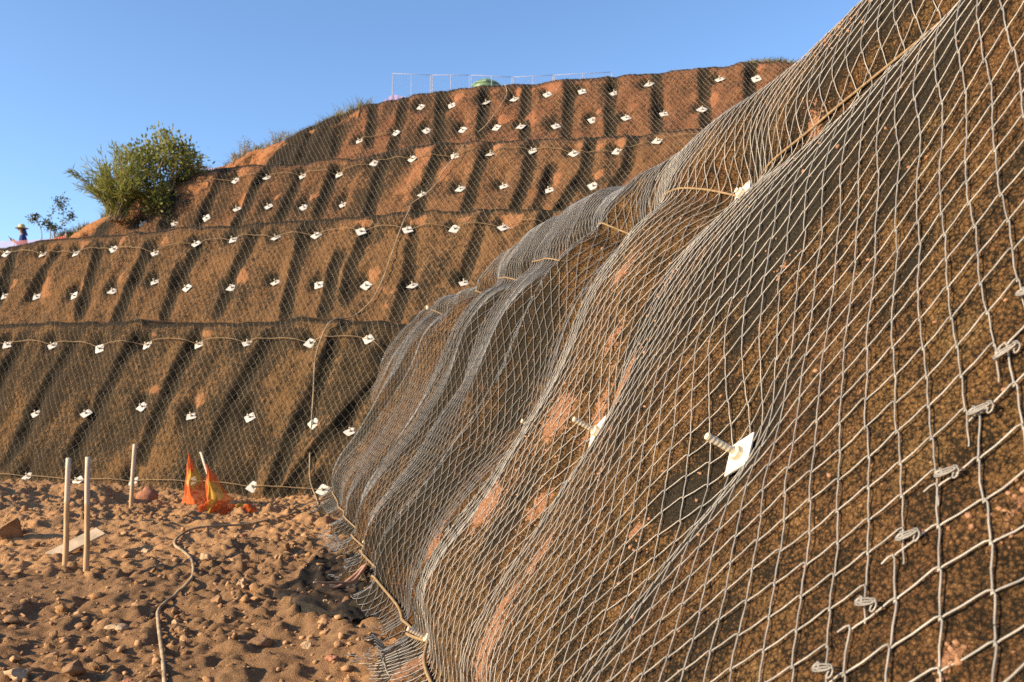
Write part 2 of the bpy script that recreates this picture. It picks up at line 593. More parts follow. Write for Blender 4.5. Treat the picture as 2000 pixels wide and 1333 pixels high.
def near_net(a0, a1, q0, q1, dh, dv, label, sides, r, seed, dh1=None, mat='wire'):
    """Chain of zigzag wires running along the slope, each hooked into the one above by its bends."""
    V, F, off = [], [], 0
    nrow = int((q1 - q0) / (dv / 2)) + 1
    dh1 = dh1 or dh
    ratio = dh / dh1; gc = (ratio - 1) / (ratio + 1)      # cells get narrower towards the far end
    ncol = int(round((a1 - a0) / ((dh + dh1) / 2)))
    # one half period: bottom bend -> top bend, then mirrored; rounded bends
    us = np.array([-.5, -.488, -.445, -.28, -.155, -.075, 0])
    vs_ = np.array([-.535, -.475, -.36, -.05, .26, .45, .535])
    us = np.concatenate((us, -us[-2:0:-1])); vs_ = np.concatenate((vs_, vs_[-2:0:-1]))
    hook = np.concatenate(([-1, -.7, -.3, 0, .3, .7, 1], [.7, .3, 0, -.3, -.7]))
    for j in range(nrow):
        # rows are half a cell apart and shifted half a cell
        sh = .5 * (j % 2)
        U = (np.arange(ncol)[:, None] + us[None] + .5 + sh).ravel()
        W = np.tile(vs_, ncol)
        HK = np.tile(hook, ncol)
        tt_ = U / ncol
        a = a0 + (a1 - a0) * (tt_ + gc * tt_ * (1 - tt_))
        q = q0 + j * dv / 2 + W * dv * .52
        keep = (a >= a0 - .02) & (a <= a1 + .02)
        a, q, HK = a[keep], q[keep], HK[keep]
        jit = .010 * vnoise(a * 5, q * 5 + j * .3, seed) + .02 * vnoise(a * 1.1, q * 1.1, seed + 1)
        jq = .010 * vnoise(a * 6 + 3, q * 4, seed + 2) + .025 * vnoise(a * 1.0, q * 1.2, seed + 3)
        # the toe of the net frays: its lowest loops reach out by different lengths
        if j < 2: jq = jq - .10 * np.abs(vnoise(a * 7, 0 * a, seed + 5)) * (2 - j) * .7
        P, n = near_surf(a + jit, q + jq, False, .004, True)
        P = P + n * (HK * r * 1.1)[:, None]
        v, f = ring_mesh((P[None], n[None]), sides, r)
        V.append(v); F.append(f + off); off += len(v)
    me = np_mesh('wire_net', np.vstack(V), np.vstack(F))
    o = link('wire_net', me, M[mat], smooth=True)
    return props(o, label, 'wire net', 'wire net panels on the near slope')


M['crumb'] = mat_rock('soil_crumb', (.30, .15, .075), (.50, .28, .16), 40)
M['fibre'] = simple('dark_fibre', (.035, .028, .018), .9, .1, .3, 60)
near_net(-1.0, 1.93, .0, 4.6, .110, .160, 'galvanised diamond wire net panel closest to the camera, right of the clipped seam', 8, .0024, 71)
near_net(1.93, 5.12, -.1, 4.2, .100, .138, 'wire net panel around the nearest big anchor plate and thick threaded bar', 7, .00205, 81, .052)
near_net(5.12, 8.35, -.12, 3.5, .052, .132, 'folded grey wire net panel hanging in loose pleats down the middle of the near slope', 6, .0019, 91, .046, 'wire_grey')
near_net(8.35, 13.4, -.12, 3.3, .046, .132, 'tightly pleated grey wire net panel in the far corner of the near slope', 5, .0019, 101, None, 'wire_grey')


# ------------------------------------------------------------------ terraced bank at the back
W_DIR = np.array((.938, -.347)); W_DIR /= np.linalg.norm(W_DIR)      # along the bank, to the right
M_DIR = np.array((-W_DIR[1], W_DIR[0]))                               # into the hill
ORG = np.array((-5.6, 13.55))


def on_offset(px, py, t):
    """Sight line meets the upright plane t metres into the hill -> (s, z)."""
    d = ray(px, py)
    k = (t + ORG @ M_DIR) / (d[:2] @ M_DIR)
    p = CAM_P + d * k
    return (p[:2] - ORG) @ W_DIR, p[2]


class Tier:
    def __init__(self, tb, tt, below, top_px, bands, back, red=0.0, left_end=None, name='terrace_bank', bare=0.0, right=13.0):
        self.tb, self.tt, self.below, self.back, self.red, self.bare0, self.name = tb, tt, below, back, red, bare, name
        pts = np.array([on_offset(x, y, tt) for x, y in top_px])
        self.ts, self.tz = pts[:, 0], pts[:, 1]
        self.s0 = self.ts[0]; self.s1 = min(self.ts[-1], right)
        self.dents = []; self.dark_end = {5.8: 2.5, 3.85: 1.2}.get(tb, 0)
        self.bands = []
        for line in bands:
            b = np.array([self.survey(x, y) for x, y in line])
            o = np.argsort(b[:, 1]); self.bands.append((b[o, 1], b[o, 0]))

    def ztop(self, s):
        return np.interp(s, self.ts, self.tz) + .02 * vnoise(np.asarray(s) * 3, 0 * np.asarray(s), 8)

    def zbot(self, s):
        return (self.below.ztop(s) if self.below else np.zeros_like(np.asarray(s, float))) - .02

    def survey(self, px, py):
        t = (self.tb + self.tt) / 2
        for _ in range(14):
            s, z = on_offset(px, py, t)
            zb, zt = float(self.zbot(s)), float(self.ztop(s))
            t = self.tb + (self.tt - self.tb) * min(1.0, max(0.0, (z - zb) / max(.3, zt - zb)))
        return s, z

    def base(self, s, z):
        zb, zt = self.zbot(s), self.ztop(s)
        h = np.clip((z - zb) / np.maximum(.25, zt - zb), -.1, 1)
        t = self.tb + (self.tt - self.tb) * h
        t = t + .10 * sstep(.90, 1.0, h) ** 2
        xy = ORG[None] + np.asarray(s).reshape(-1)[:, None] * W_DIR + t.reshape(-1)[:, None] * M_DIR
        return np.concatenate((xy, np.asarray(z).reshape(-1)[:, None]), 1).reshape(np.shape(s) + (3,)), h

    def disp(self, s, z, want_free=False):
        D = (.035 if self.bare0 == 0 else .12) * fbm(s * (.8 if self.bare0 == 0 else 2.2), z * (.7 if self.bare0 == 0 else 3), 4, 11 + int(self.tb * 3)) + .03 * fbm(s * 3, z * 2.4, 3, 19)
        free = np.zeros_like(D)
        for bz, bs in self.bands:
            lo, hi = bz[0] - .25, bz[-1] + .25
            sb = np.interp(z, bz, bs)
            k0 = (bs[1] - bs[0]) / max(.05, bz[1] - bz[0]); k1 = (bs[-1] - bs[-2]) / max(.05, bz[-1] - bz[-2])
            sb = sb + np.where(z < bz[0], (z - bz[0]) * k0, 0) + np.where(z > bz[-1], (z - bz[-1]) * k1, 0)
            d = s - sb - .022 * vnoise(z * 2.2, 0 * z + bs[0], 14)
            win = sstep(lo - .2, lo + .15, z) * (1 - sstep(hi - .1, hi + .25, z))
            f = .026 * sstep(-.36, -.06, d) - .068 * sstep(-.06, .05, d) + .042 * sstep(.10, .38, d)
            D = D + win * f
            brk = np.clip(.62 + .55 * vnoise(s * 2.5 + bs[0], z * 1.6, 33) + .3 * vnoise(bs * 0 + bs[0] * 7.7, bs * 0 + 3.3, 35)[0], .7, 1)
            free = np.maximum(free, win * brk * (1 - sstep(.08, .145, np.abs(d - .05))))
        for ds, dz in self.dents:
            m = (np.abs(s - ds) < .7) & (np.abs(z - dz) < .7)
            if not m.any(): continue
            g = np.zeros_like(D)
            g[m] = .075 * np.exp(-((s[m] - ds + .07) / .15) ** 2 - ((z[m] - dz - .04) / .15) ** 2) + .05 * np.exp(-((s[m] - ds + .05) / .08) ** 2 - ((z[m] - dz - .22) / .2) ** 2)
            D = D - g
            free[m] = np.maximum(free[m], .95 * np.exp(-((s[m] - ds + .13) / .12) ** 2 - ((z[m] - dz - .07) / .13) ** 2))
        zt_ = self.ztop(s)
        D = D * (1 - .6 * sstep(zt_ - .35, zt_ - .05, z))
        return (D, free) if want_free else D

    def normal(self, s, z):
        b, _ = self.base(s, z)
        e = .05
        tz = self.base(s, z + e)[0] - self.base(s, z - e)[0]
        ts = self.base(s + e, z)[0] - self.base(s - e, z)[0]
        n = norm(np.cross(ts, tz))
        return np.where((n[..., 1:2] > 0), -n, n), b

    def surf(self, s, z, lift=0.0):
        n, b = self.normal(s, z)
        n = norm(n * .5 + .5 * np.array((-M_DIR[0], -M_DIR[1], .3)))
        return b + n * (self.disp(s, z) + lift)[..., None], n

    def build(self, label):
        sv = np.arange(self.s0, self.s1, .042); hv = np.linspace(-.05, 1, 74)
        S, Hh = np.meshgrid(sv, hv)
        zb, zt = self.zbot(S), self.ztop(S)
        Z = zb + (zt - zb) * Hh
        D, free = self.disp(S, Z, True)
        n, b = self.normal(S, Z)
        n = norm(n * .5 + .5 * np.array((-M_DIR[0], -M_DIR[1], .3)))
        fine = .018 * fbm(S * 9, Z * 9, 3, 77)
        P = b + n * (D - .015 + fine)[..., None]
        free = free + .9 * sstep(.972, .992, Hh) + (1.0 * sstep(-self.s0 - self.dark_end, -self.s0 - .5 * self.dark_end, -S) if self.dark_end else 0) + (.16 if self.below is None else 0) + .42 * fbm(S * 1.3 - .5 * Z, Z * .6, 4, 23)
        bare = .7 * fbm(S * 1.1 + 3 * self.tb, Z * 1.3, 5, 29, .6) - .12
        for ds, dz in self.dents:
            bare = bare + 1.0 * np.exp(-((S - ds - .1) / .22) ** 2 - ((Z - dz - .22) / .2) ** 2) * np.clip(.4 + 1.2 * vnoise(ds * 3.3, dz * 2.1, 4), 0, 1)
        bare = (bare - free * .9) * (1 - sstep(.93, .97, Hh)) + self.bare0
        # bench behind the crest
        bk = np.array((.15, .4, .8, 1.5, 3, 6, 10)) / 10 * self.back
        top = P[-1]
        rows = [top[None] + np.array((M_DIR[0], M_DIR[1], .0))[None, None] * bk[:, None, None] + np.array((0, 0, 1.0)) * (.03 * fbm(S[-1] * 2, S[-1] * 0 + 1, 3, 3))[None, :, None] * np.minimum(1, bk)[:, None, None]]
        P = np.concatenate((P, rows[0]), 0)
        z0 = np.zeros((len(bk), len(sv)))
        me = np_mesh(self.name, P.reshape(-1, 3), grid_faces(P.shape[0], len(sv)),
                     {'free': np.clip(np.vstack((free, z0)), 0, 1), 'bare': np.clip(np.vstack((bare, z0 + .5)), 0, 1.3), 'red': np.full(P.shape[:2], self.red)})
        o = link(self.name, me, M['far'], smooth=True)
        props(o, label, kind='structure')
        return o

    def net(self, label, dh=.108, dv=.152, r=.0023, over=.12):
        """Diamond net: every wire of every cell is a small bar on the bank."""
        L = math.hypot(1, (self.tt - self.tb) / max(.5, float(np.mean(self.tz)) - (float(np.mean(self.below.tz)) if self.below else 0)))
        dz = dv / L
        s0, s1 = self.s0, self.s1
        zmin = float(np.min(self.zbot(np.linspace(s0, s1, 40)))); zmax = float(self.tz.max()) + .05
        nc = int((s1 - s0) / dh); nr = int((zmax - zmin) / (dz / 2))
        J, I = np.meshgrid(np.arange(nr), np.arange(nc), indexing='ij')
        s = s0 + (I + .5 * (J % 2)) * dh; z = zmin + J * dz / 2
        segs = []
        for sg in (-.5, .5):
            sa, za, sb, zb_ = s, z, s + sg * dh, z + dz / 2
            m = (za > self.zbot(sa) - .03) & (zb_ < self.ztop(sb) + .01)
            segs.append(np.stack((np.stack((sa[m], za[m]), -1), np.stack((sb[m], zb_[m]), -1)), 1))
        G = np.concatenate(segs)
        Sx, Zx = G[..., 0], G[..., 1]
        Sj = Sx + .02 * vnoise(Sx * 1.3, Zx * 1.3, 5) + .006 * vnoise(Sx * 6, Zx * 6, 6); Zj = Zx + .015 * vnoise(Sx * 1.1, Zx * 1.7, 7)
        P, n = self.surf(Sj, Zj, .022)
        v, f = ring_mesh((P, n), 3, r)
        o = link('wire_net', np_mesh('wire_net', v, f), M['wire_far'])
        return props(o, label, 'wire net', 'wire nets on the terraced bank')


T1 = Tier(0, 1.05, None, [(-700, 640), (-300, 638), (0, 634), (60, 630), (140, 627), (175, 625), (189, 631), (266, 623), (280, 631), (350, 629), (438, 628), (520, 627), (578, 618), (648, 624), (730, 626), (800, 632), (900, 628), (1100, 622)],
          [[(116, 700), (70, 784), (21, 875)], [(242, 690), (196, 770), (147, 868)], [(357, 686), (308, 798), (277, 875)], [(501, 690), (445, 788), (405, 885)], [(648, 660), (600, 770), (560, 850), (535, 930)], [(770, 690), (690, 780), (590, 900), (560, 950)], [(20, 690), (-40, 800), (-80, 880)]], 1.4, 0.0, right=6.6)
T2 = Tier(1.9, 2.95, T1, [(-900, 560), (-300, 510), (0, 482), (80, 468), (140, 462), (210, 459), (245, 454), (350, 443), (455, 438), (560, 429), (700, 421), (800, 411), (915, 407), (1090, 406), (1300, 395), (1500, 380)],
          [[(95, 508), (63, 561)], [(182, 505), (154, 596)], [(277, 501), (242, 578), (224, 617)], [(371, 498), (354, 530)], [(483, 477), (452, 533), (430, 590)], [(592, 428), (575, 515), (560, 590)], [(705, 458), (684, 507), (672, 560)], [(810, 428), (800, 470), (789, 540), (775, 600)], [(940, 416), (925, 465), (908, 518)], [(1062, 406), (1041, 472), (1020, 520)], [(20, 500), (0, 560), (-15, 600)], [(650, 520), (630, 590)], [(340, 545), (322, 600)]], 14, .2)
T3 = Tier(3.85, 4.9, T2, [(208, 459), (224, 424), (231, 407), (263, 386), (300, 364), (333, 347), (361, 337), (413, 328), (455, 322), (540, 318), (596, 316), (648, 306), (684, 308), (744, 295), (845, 276), (950, 271), (1090, 269), (1300, 255), (1500, 238), (1700, 220)],
          [[(347, 365), (329, 396), (318, 430)], [(427, 347), (402, 396), (390, 425)], [(508, 340), (480, 396), (465, 425)], [(575, 354), (550, 414)], [(640, 345), (622, 400)], [(768, 280), (740, 325), (716, 410)], [(859, 276), (828, 353), (810, 405)], [(950, 273), (926, 343), (908, 400)], [(1034, 276), (1024, 353), (1006, 399)], [(1147, 273), (1140, 325), (1098, 395)], [(1230, 262), (1222, 321), (1190, 370)], [(1065, 350), (1050, 395)]], 1.6, .55)
T4 = Tier(5.8, 6.95, T3, [(546, 318), (553, 290), (562, 267), (590, 251), (617, 238), (658, 222), (705, 203), (768, 192), (800, 181), (915, 168), (1020, 160), (1160, 148), (1266, 140), (1424, 125), (1442, 119), (1552, 117), (1750, 110)],
          [[(600, 265), (585, 300)], [(660, 235), (650, 285)], [(725, 215), (718, 270)], [(785, 200), (765, 280)], [(859, 178), (855, 225), (848, 276)], [(940, 190), (935, 250)], [(1024, 164), (1019, 248)], [(1108, 154), (1101, 255)], [(1189, 150), (1185, 255)], [(1276, 143), (1280, 248)], [(1368, 136), (1372, 232)], [(1460, 124), (1458, 200)]], 14, 1.0)
B3 = Tier(4.3, 4.75, T2, [(70, 471), (100, 466), (130, 460), (160, 442), (190, 429), (215, 420), (250, 395), (300, 375), (360, 345), (420, 330)], [], 8, .3, name='earth_bank', bare=1.1)
B4 = Tier(6.25, 6.8, T3, [(400, 334), (440, 322), (470, 304), (500, 290), (540, 276), (575, 262), (610, 246), (660, 226), (705, 208)], [], 9, .5, name='earth_bank', bare=1.1)

# ------------------------------------------------------------------ anchor plates
PLATE_ROWS = [
    (T1, 'upper', 'lowest', [(13, 674), (99, 674), (191, 680), (284, 673), (383, 671), (481, 670), (604, 669), (717, 661), (757, 702)]),
    (T1, 'middle', 'lowest', [(66, 807), (167, 808), (277, 795), (372, 813), (486, 815), (609, 826), (681, 842)]),
    (T1, 'bottom', 'lowest', [(53, 931), (153, 940), (258, 940), (374, 941), (495, 952), (627, 956)]),
    (T2, 'upper', 'second', [(13, 497), (83, 498), (147, 495), (223, 488), (303, 495), (381, 475), (455, 469), (540, 466), (617, 460), (705, 453), (797, 451), (887, 446), (982, 443), (1080, 440)]),
    (T2, 'lower', 'second', [(6, 577), (68, 578), (145, 578), (218, 568), (301, 551), (364, 562), (449, 560), (538, 552), (622, 557), (714, 557), (805, 557), (904, 550)]),
    (T3, 'upper', 'third', [(328, 365), (393, 359), (458, 351), (520, 345), (588, 341), (659, 337), (731, 319), (804, 309), (886, 301), (957, 297), (1039, 292), (1121, 301), (1206, 297), (1284, 276)]),
    (T3, 'lower', 'third', [(275, 435), (337, 434), (401, 424), (464, 410), (526, 405), (593, 405), (668, 398), (822, 376), (900, 371), (984, 364), (1072, 369), (1158, 363)]),
    (T4, 'upper', 'topmost', [(820, 206), (881, 204), (948, 196), (1005, 194), (1069, 184), (1136, 176), (1198, 177), (1268, 166), (1406, 156), (1477, 150)]),
    (T4, 'lower', 'topmost', [(702, 276), (771, 257), (833, 255), (902, 251), (968, 246), (1016, 245), (1085, 245), (1157, 234), (1223, 231), (1296, 220), (1371, 214)]),
]
ORD = 'first second third fourth fifth sixth seventh eighth ninth tenth eleventh twelfth thirteenth fourteenth'.split()
SPOTS = []
for tier, row, tname, pxs in PLATE_ROWS:
    for x, y in pxs:
        tier.dents.append(tier.survey(x, y))
for o_, lab in ((T1, 'lowest earth terrace face under brown matting'), (T2, 'second earth terrace face under brown matting'), (T3, 'third earth terrace face under brown matting'), (T4, 'topmost reddish earth terrace face under matting'),
                (B3, 'bare orange earth bank at the left end of the third terrace'), (B4, 'bare orange earth bank at the left end of the topmost terrace')):
    o_.build(lab)
T1.net('fine diamond wire net over the lowest terrace, down to the dirt ground')
T2.net('fine diamond wire net over the second terrace, level with the person in the hat')
T3.net('fine diamond wire net over the third terrace, beside the bush')
T4.net('fine diamond wire net over the topmost terrace, below the metal fence')


def plate_mesh(w=.118, h=.098, t=.010):
    bm = bmesh.new()
    outline = [(w, 0), (w * .12, h), (-w * .12, h), (-w, 0), (-w * .12, -h), (w * .12, -h)]
    lo = [bm.verts.new((x, y, 0)) for x, y in outline]; hi = [bm.verts.new((x, y, t)) for x, y in outline]
    bm.faces.new(lo[::-1]); bm.faces.new(hi)
    for i in range(6): bm.faces.new((lo[i], lo[(i + 1) % 6], hi[(i + 1) % 6], hi[i]))
    bmesh.ops.bevel(bm, geom=bm.edges[:], offset=.002, segments=1, affect='EDGES')
    me = bpy.data.meshes.new('plate'); bm.to_mesh(me); bm.free(); me.materials.append(M['plate'])
    return me


def rod_mesh(length, r, rib=True):
    n = int(length / .0065) if rib else 3
    z = np.linspace(-.02, length, n)
    rr = r * (1 + (.10 * (np.arange(n) % 2) if rib else 0))
    P = np.stack((0 * z, 0 * z, z), 1)
    pt = Parts(); V, F = tube_arrays(P, np.tile((1.0, 0, 0), (n, 1)), rr, 9 if rib else 6); pt.add(V, F)
    o = pt.build('rod', M['rod']); me = o.data; bpy.data.objects.remove(o)
    return me


def nut_mesh(r=.021, h=.018, mat='nut'):
    pt = Parts()
    V, F = tube_arrays(np.array(((0, 0, .010), (0, 0, .010 + h * .8), (0, 0, .010 + h))), np.tile((1.0, 0, 0), (3, 1)), np.array((r, r, r * .8)), 6); pt.add(V, F)
    o = pt.build('nut', M[mat]); me = o.data; bpy.data.objects.remove(o)
    return me


ME_PLATE, ME_PLATE_NEAR = plate_mesh(), plate_mesh(.090, .066, .009)
ME_ROD_FAR, ME_ROD_NEAR = rod_mesh(.085, .011, False), rod_mesh(.14, .0118, True)
ME_NUT, ME_NUT_PALE = nut_mesh(), nut_mesh(.025, .022, 'rod')
_first = {}


def nail(p, n, spin, label, group, near=False, plate=True):
    o = empty('anchor_plate' if plate else 'anchor_bar', p, label, 'anchor plate' if plate else 'anchor bar', group)
    q = Vector(n).to_track_quat('Z', 'Y') @ Matrix.Rotation(spin, 3, 'Z').to_quaternion()
    o.rotation_mode = 'QUATERNION'; o.rotation_quaternion = q
    for nm, me in (('plate', ME_PLATE_NEAR if near else ME_PLATE), ('rod', ME_ROD_NEAR if near else ME_ROD_FAR), ('nut', ME_NUT_PALE if near else ME_NUT)):
        if nm == 'plate' and not plate: continue
        if nm in _first:
            c = _first[nm].copy(); c.data = me; COL.objects.link(c)
        else:
            c = link(nm, me); _first[nm] = c
        c.parent = o
    return o


ROW_P = {}
for tier, row, tname, pxs in PLATE_ROWS:
    pts = []
    for i, (x, y) in enumerate(pxs):
        s, z = tier.survey(x, y)
        P, n = tier.surf(np.array([s]), np.array([z]), .028)
        up = random.uniform(.55, 1.5)
        nn = norm(np.array((-M_DIR[0] * 1.0 - W_DIR[0] * random.uniform(-.25, .25), -M_DIR[1] - W_DIR[1] * random.uniform(-.2, .2), up)))
        nail(P[0], nn, random.uniform(-.5, .5), f'white anchor plate, {ORD[i]} from the left in the {row} row of the {tname} terrace', 'white anchor plates on the terraced bank')
        pts.append((s, z))
    ROW_P[(tname, row)] = (tier, pts)


def near_nail(a, q, label, tilt=(0, 0, 0), spin=0.0, plate=True):
    P, n = near_surf(np.array([a]), np.array([q]), False, .012)
    nn = norm(n[0] + np.array(tilt))
    return nail(P[0], nn, spin, label, 'anchor plates on the near slope' if plate else 'anchor bars at the slope toe', True, plate)


for a, q, lab in [(MID_A[3], 1.43, 'anchor plate on the near slope closest to the camera, with a thick threaded bar'),
                  (MID_A[4], 1.43, 'anchor plate with a long bar beside pink loose soil, second along the near slope'),
                  (MID_A[5], 1.43, 'anchor bar half hidden in grey net pleats, third along the near slope'),
                  (MID_A[7] + .1, 1.43, 'small white anchor plate showing between the far pleats of the near slope'),
                  (MID_A[8], 1.43, 'anchor plate in the farthest pleats of the near slope, by the corner'),
                  (4.14, 2.62, 'white anchor plate under the tan rope near the top of the near slope'),
                  (4.84, .26, 'stubby anchor bar at the slope toe nearest the camera'),
                  (6.35, .26, 'pale threaded anchor bar sticking out at the slope toe above the dark net flap'),
                  (7.6, .26, 'pale anchor bar at the slope toe beside the dark net flap, farther one')]:
    o_ = near_nail(a, q, lab, spin=random.uniform(-.4, .4) + 1.5, plate=q > .5)
    if q > 2.5:
        for c_ in o_.children:
            if c_.name.startswith('rod'): c_.scale = (1, 1, .32)

# ------------------------------------------------------------------ ropes along the rows
def tube_obj(name, P, r, mat, label, cat, group=None, sides=6):
    P = np.asarray(P, float)
    up = np.tile((0.03, -.2, 1.0), (len(P), 1))
    V, F = tube_arrays(P, up, r, sides)
    pt = Parts(); pt.add(V, F)
    o = pt.build(name, mat, smooth=True)
    return props(o, label, cat, group)


def row_rope(key, label, left=None, right=None, sag=.07, r=.0065, take=None):
    tier, pts = ROW_P[key]
    pts = sorted(pts) if take is None else sorted(pts)[take]
    if left: pts = [(pts[0][0] - left, pts[0][1])] + pts
    if right: pts = pts + [(pts[-1][0] + right, pts[-1][1])]
    S, Z = [], []
    for (s0, z0), (s1, z1) in zip(pts[:-1], pts[1:]):
        f = np.linspace(0, 1, 11)[:-1]
        k = sag * random.uniform(.6, 1.3)
        S.append(s0 + (s1 - s0) * f); Z.append(z0 + (z1 - z0) * f + k * np.sin(math.pi * f) ** .7)
    S = np.concatenate(S); Z = np.concatenate(Z)
    P, n = tier.surf(S, Z, .04)
    tube_obj('wire_rope', P, r, M['cable'], label, 'rope', 'ropes along the plate rows')


row_rope(('lowest', 'upper'), 'tan wire rope sagging between the upper plates of the lowest terrace', 1.0, .5)
row_rope(('lowest', 'bottom'), 'tan wire rope along the bottom row of plates just above the dirt ground', 1.0, .3, .02)
row_rope(('second', 'upper'), 'tan wire rope sagging between the upper plates of the second terrace', 1.0, 1.0)
row_rope(('third', 'upper'), 'thin tan wire rope along the upper plates of the third terrace', None, 1.0, .05)
row_rope(('topmost', 'lower'), 'thin wire rope at the dark left end of the topmost terrace', None, None, .03, .008, slice(0, 2))

# rope through the pinched upper row of the near slope, and along its toe
uq = []
ua = np.linspace(.5, 12.0, 260)
ph = (ua - 4.14) / 1.22
uz = row_q(ua) - .01 + .05 * np.abs(np.sin(math.pi * ph)) ** .8
P, n = near_surf(ua, uz, False, .004)
tube_obj('wire_rope', P, .0062, M['cable'], 'thick tan rope running along the top of the near slope over the net', 'rope', 'ropes on the near slope', 8)
ta = np.linspace(3.0, 12.0, 200)
tz = .26 - .10 * np.abs(np.sin(math.pi * (ta - 4.84) / 1.25)) ** .8
P, n = near_surf(ta, tz, False, .02, True)
tube_obj('wire_rope', P, .010, M['cable'], 'brown rope threaded along the toe of the near slope beside the ground', 'rope', 'ropes on the near slope', 8)


# ------------------------------------------------------------------ ground
def ground_h(x, y, fine=True):
    x = np.asarray(x, float); y = np.asarray(y, float)
    far = np.maximum(0, np.maximum(np.abs(x) - 12, np.abs(y - 8) - 12))
    h = .07 * fbm(x * .35, y * .35, 3, 201) + .036 * fbm(x * 1.1, y * 1.1, 3, 205)
    b = lambda cx, cy, r, k: k * np.exp(-(((x - cx) ** 2 + (y - cy) ** 2) / r ** 2))
    h = h + b(-6.6, 10.3, 1.2, .42) + b(-5.0, 9.6, .8, .12) + b(-7.6, 12.2, 1.6, .2) - b(-5.95, 9.25, .42, .26)
    h = h + b(-5.55, 11.6, .35, .22) + b(-6.35, 11.9, .5, .16) + b(-6.0, 9.1, .25, .12)
    h = h + .05 * sstep(-3.6, -2.2, x + .266 * (y - 10)) * 0
    if fine:
        cl = np.abs(fbm(x * 3.2, y * 3.2, 4, 211)); h = h + .075 * (cl - .25) * sstep(-.6, .4, fbm(x * .7, y * .7, 2, 215) + .25)
        lump = sstep(-.5, .5, fbm(x * .9 + 7, y * .9, 2, 217) + .1)
        h = h + .052 * (np.abs(fbm(x * 5, y * 6.5, 3, 221)) - .3) * lump + .026 * (np.abs(fbm(x * 11, y * 12, 2, 231)) - .25) * (.5 + lump) + .014 * (np.abs(vnoise(x * 21, y * 19, 237)) - .3)
    return h * (1 - sstep(0, 15, far)) - .02


def build_ground():
    def axis(lo, hi, d, far):
        c = np.arange(lo, hi, d)
        g = d * 1.22 ** np.arange(1, 60); e = np.cumsum(g); e = e[e < far]
        return np.concatenate((lo - e[::-1], c, hi + e))
    xv = axis(-9.0, .2, .021, 600); yv = axis(4.4, 14.2, .021, 600)
    X, Y = np.meshgrid(xv, yv)
    Z = ground_h(X, Y)
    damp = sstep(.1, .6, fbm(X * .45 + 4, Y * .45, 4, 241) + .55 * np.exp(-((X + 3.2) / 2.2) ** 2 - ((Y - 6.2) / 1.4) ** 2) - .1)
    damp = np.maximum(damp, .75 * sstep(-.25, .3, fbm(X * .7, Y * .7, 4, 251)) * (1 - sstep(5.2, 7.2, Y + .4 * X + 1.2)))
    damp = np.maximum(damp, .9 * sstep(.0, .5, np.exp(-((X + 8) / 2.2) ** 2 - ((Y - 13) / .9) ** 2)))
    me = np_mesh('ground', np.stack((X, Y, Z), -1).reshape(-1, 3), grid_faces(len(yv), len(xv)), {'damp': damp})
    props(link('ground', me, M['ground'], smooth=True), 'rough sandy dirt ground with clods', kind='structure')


build_ground()


def ico(sub):
    bm = bmesh.new(); bmesh.ops.create_icosphere(bm, subdivisions=sub, radius=1)
    V = np.array([v.co for v in bm.verts]); F = np.array([[v.index for v in f.verts] for f in bm.faces]); bm.free()
    return V, F


def rock_verts(V, seed, rough=.35, flat=.7):
    r = np.random.default_rng(seed)
    d = 1 + rough * (vnoise(V[:, 0] * 1.3 + seed * 3.1, V[:, 1] * 1.3 + V[:, 2] * 1.7, seed % 17) + .5 * vnoise(V[:, 0] * 3.1 + seed, V[:, 2] * 3.1 - V[:, 1] * 2.2, seed % 13 + 3))
    P = V * d[:, None]
    for _ in range(5):                                   # broken faces
        n = norm(r.normal(size=3)); k = r.uniform(.42, .8)
        o = P @ n - k; P = P - np.where(o > 0, o * .9, 0)[:, None] * n
    return P * np.array((1, r.uniform(.65, 1), flat * r.uniform(.8, 1.15)))


def build_rubble():
    V1, F1 = ico(1); V2, F2 = ico(2)
    vs1, fs = [], []; off = 0
    n = 5200
    d = 3.9 + 10.0 * rng.random(n) ** 1.25
    fx = rng.uniform(-.66, .05, n) ; X = fx * d
    keep = X < TOE0 + TOEK * d + .05
    d, X = d[keep], X[keep]
    Zg = ground_h(X, d)
    size = .0045 + .027 * rng.random(len(d)) ** 6
    cl = vnoise(X * 1.2, d * 1.2, 88)
    size *= np.where(cl > .1, 1.25, .85)
    big = rng.random(len(d)) < .008
    size[big] = rng.uniform(.028, .045, big.sum())
    for i in range(len(d)):
        Vb, Fb = (V2, F2) if size[i] > .026 else (V1, F1)
        R = np.array(Matrix.Rotation(rng.uniform(0, 6.28), 3, 'Z') @ Matrix.Rotation(rng.normal(0, .4), 3, 'X'))
        P = rock_verts(Vb, i % 60, .55, .6) * size[i]
        P = P @ R.T + np.array((X[i], d[i], Zg[i] + size[i] * .25))
        vs1.append(P); fs.append(Fb + off); off += len(P)
    o = link('rubble', np_mesh('rubble', np.vstack(vs1), np.vstack(fs)), M['rubble'])
    props(o, 'loose pebbles and small clods scattered over the dirt', kind='stuff')


build_rubble()
build_crumbs()


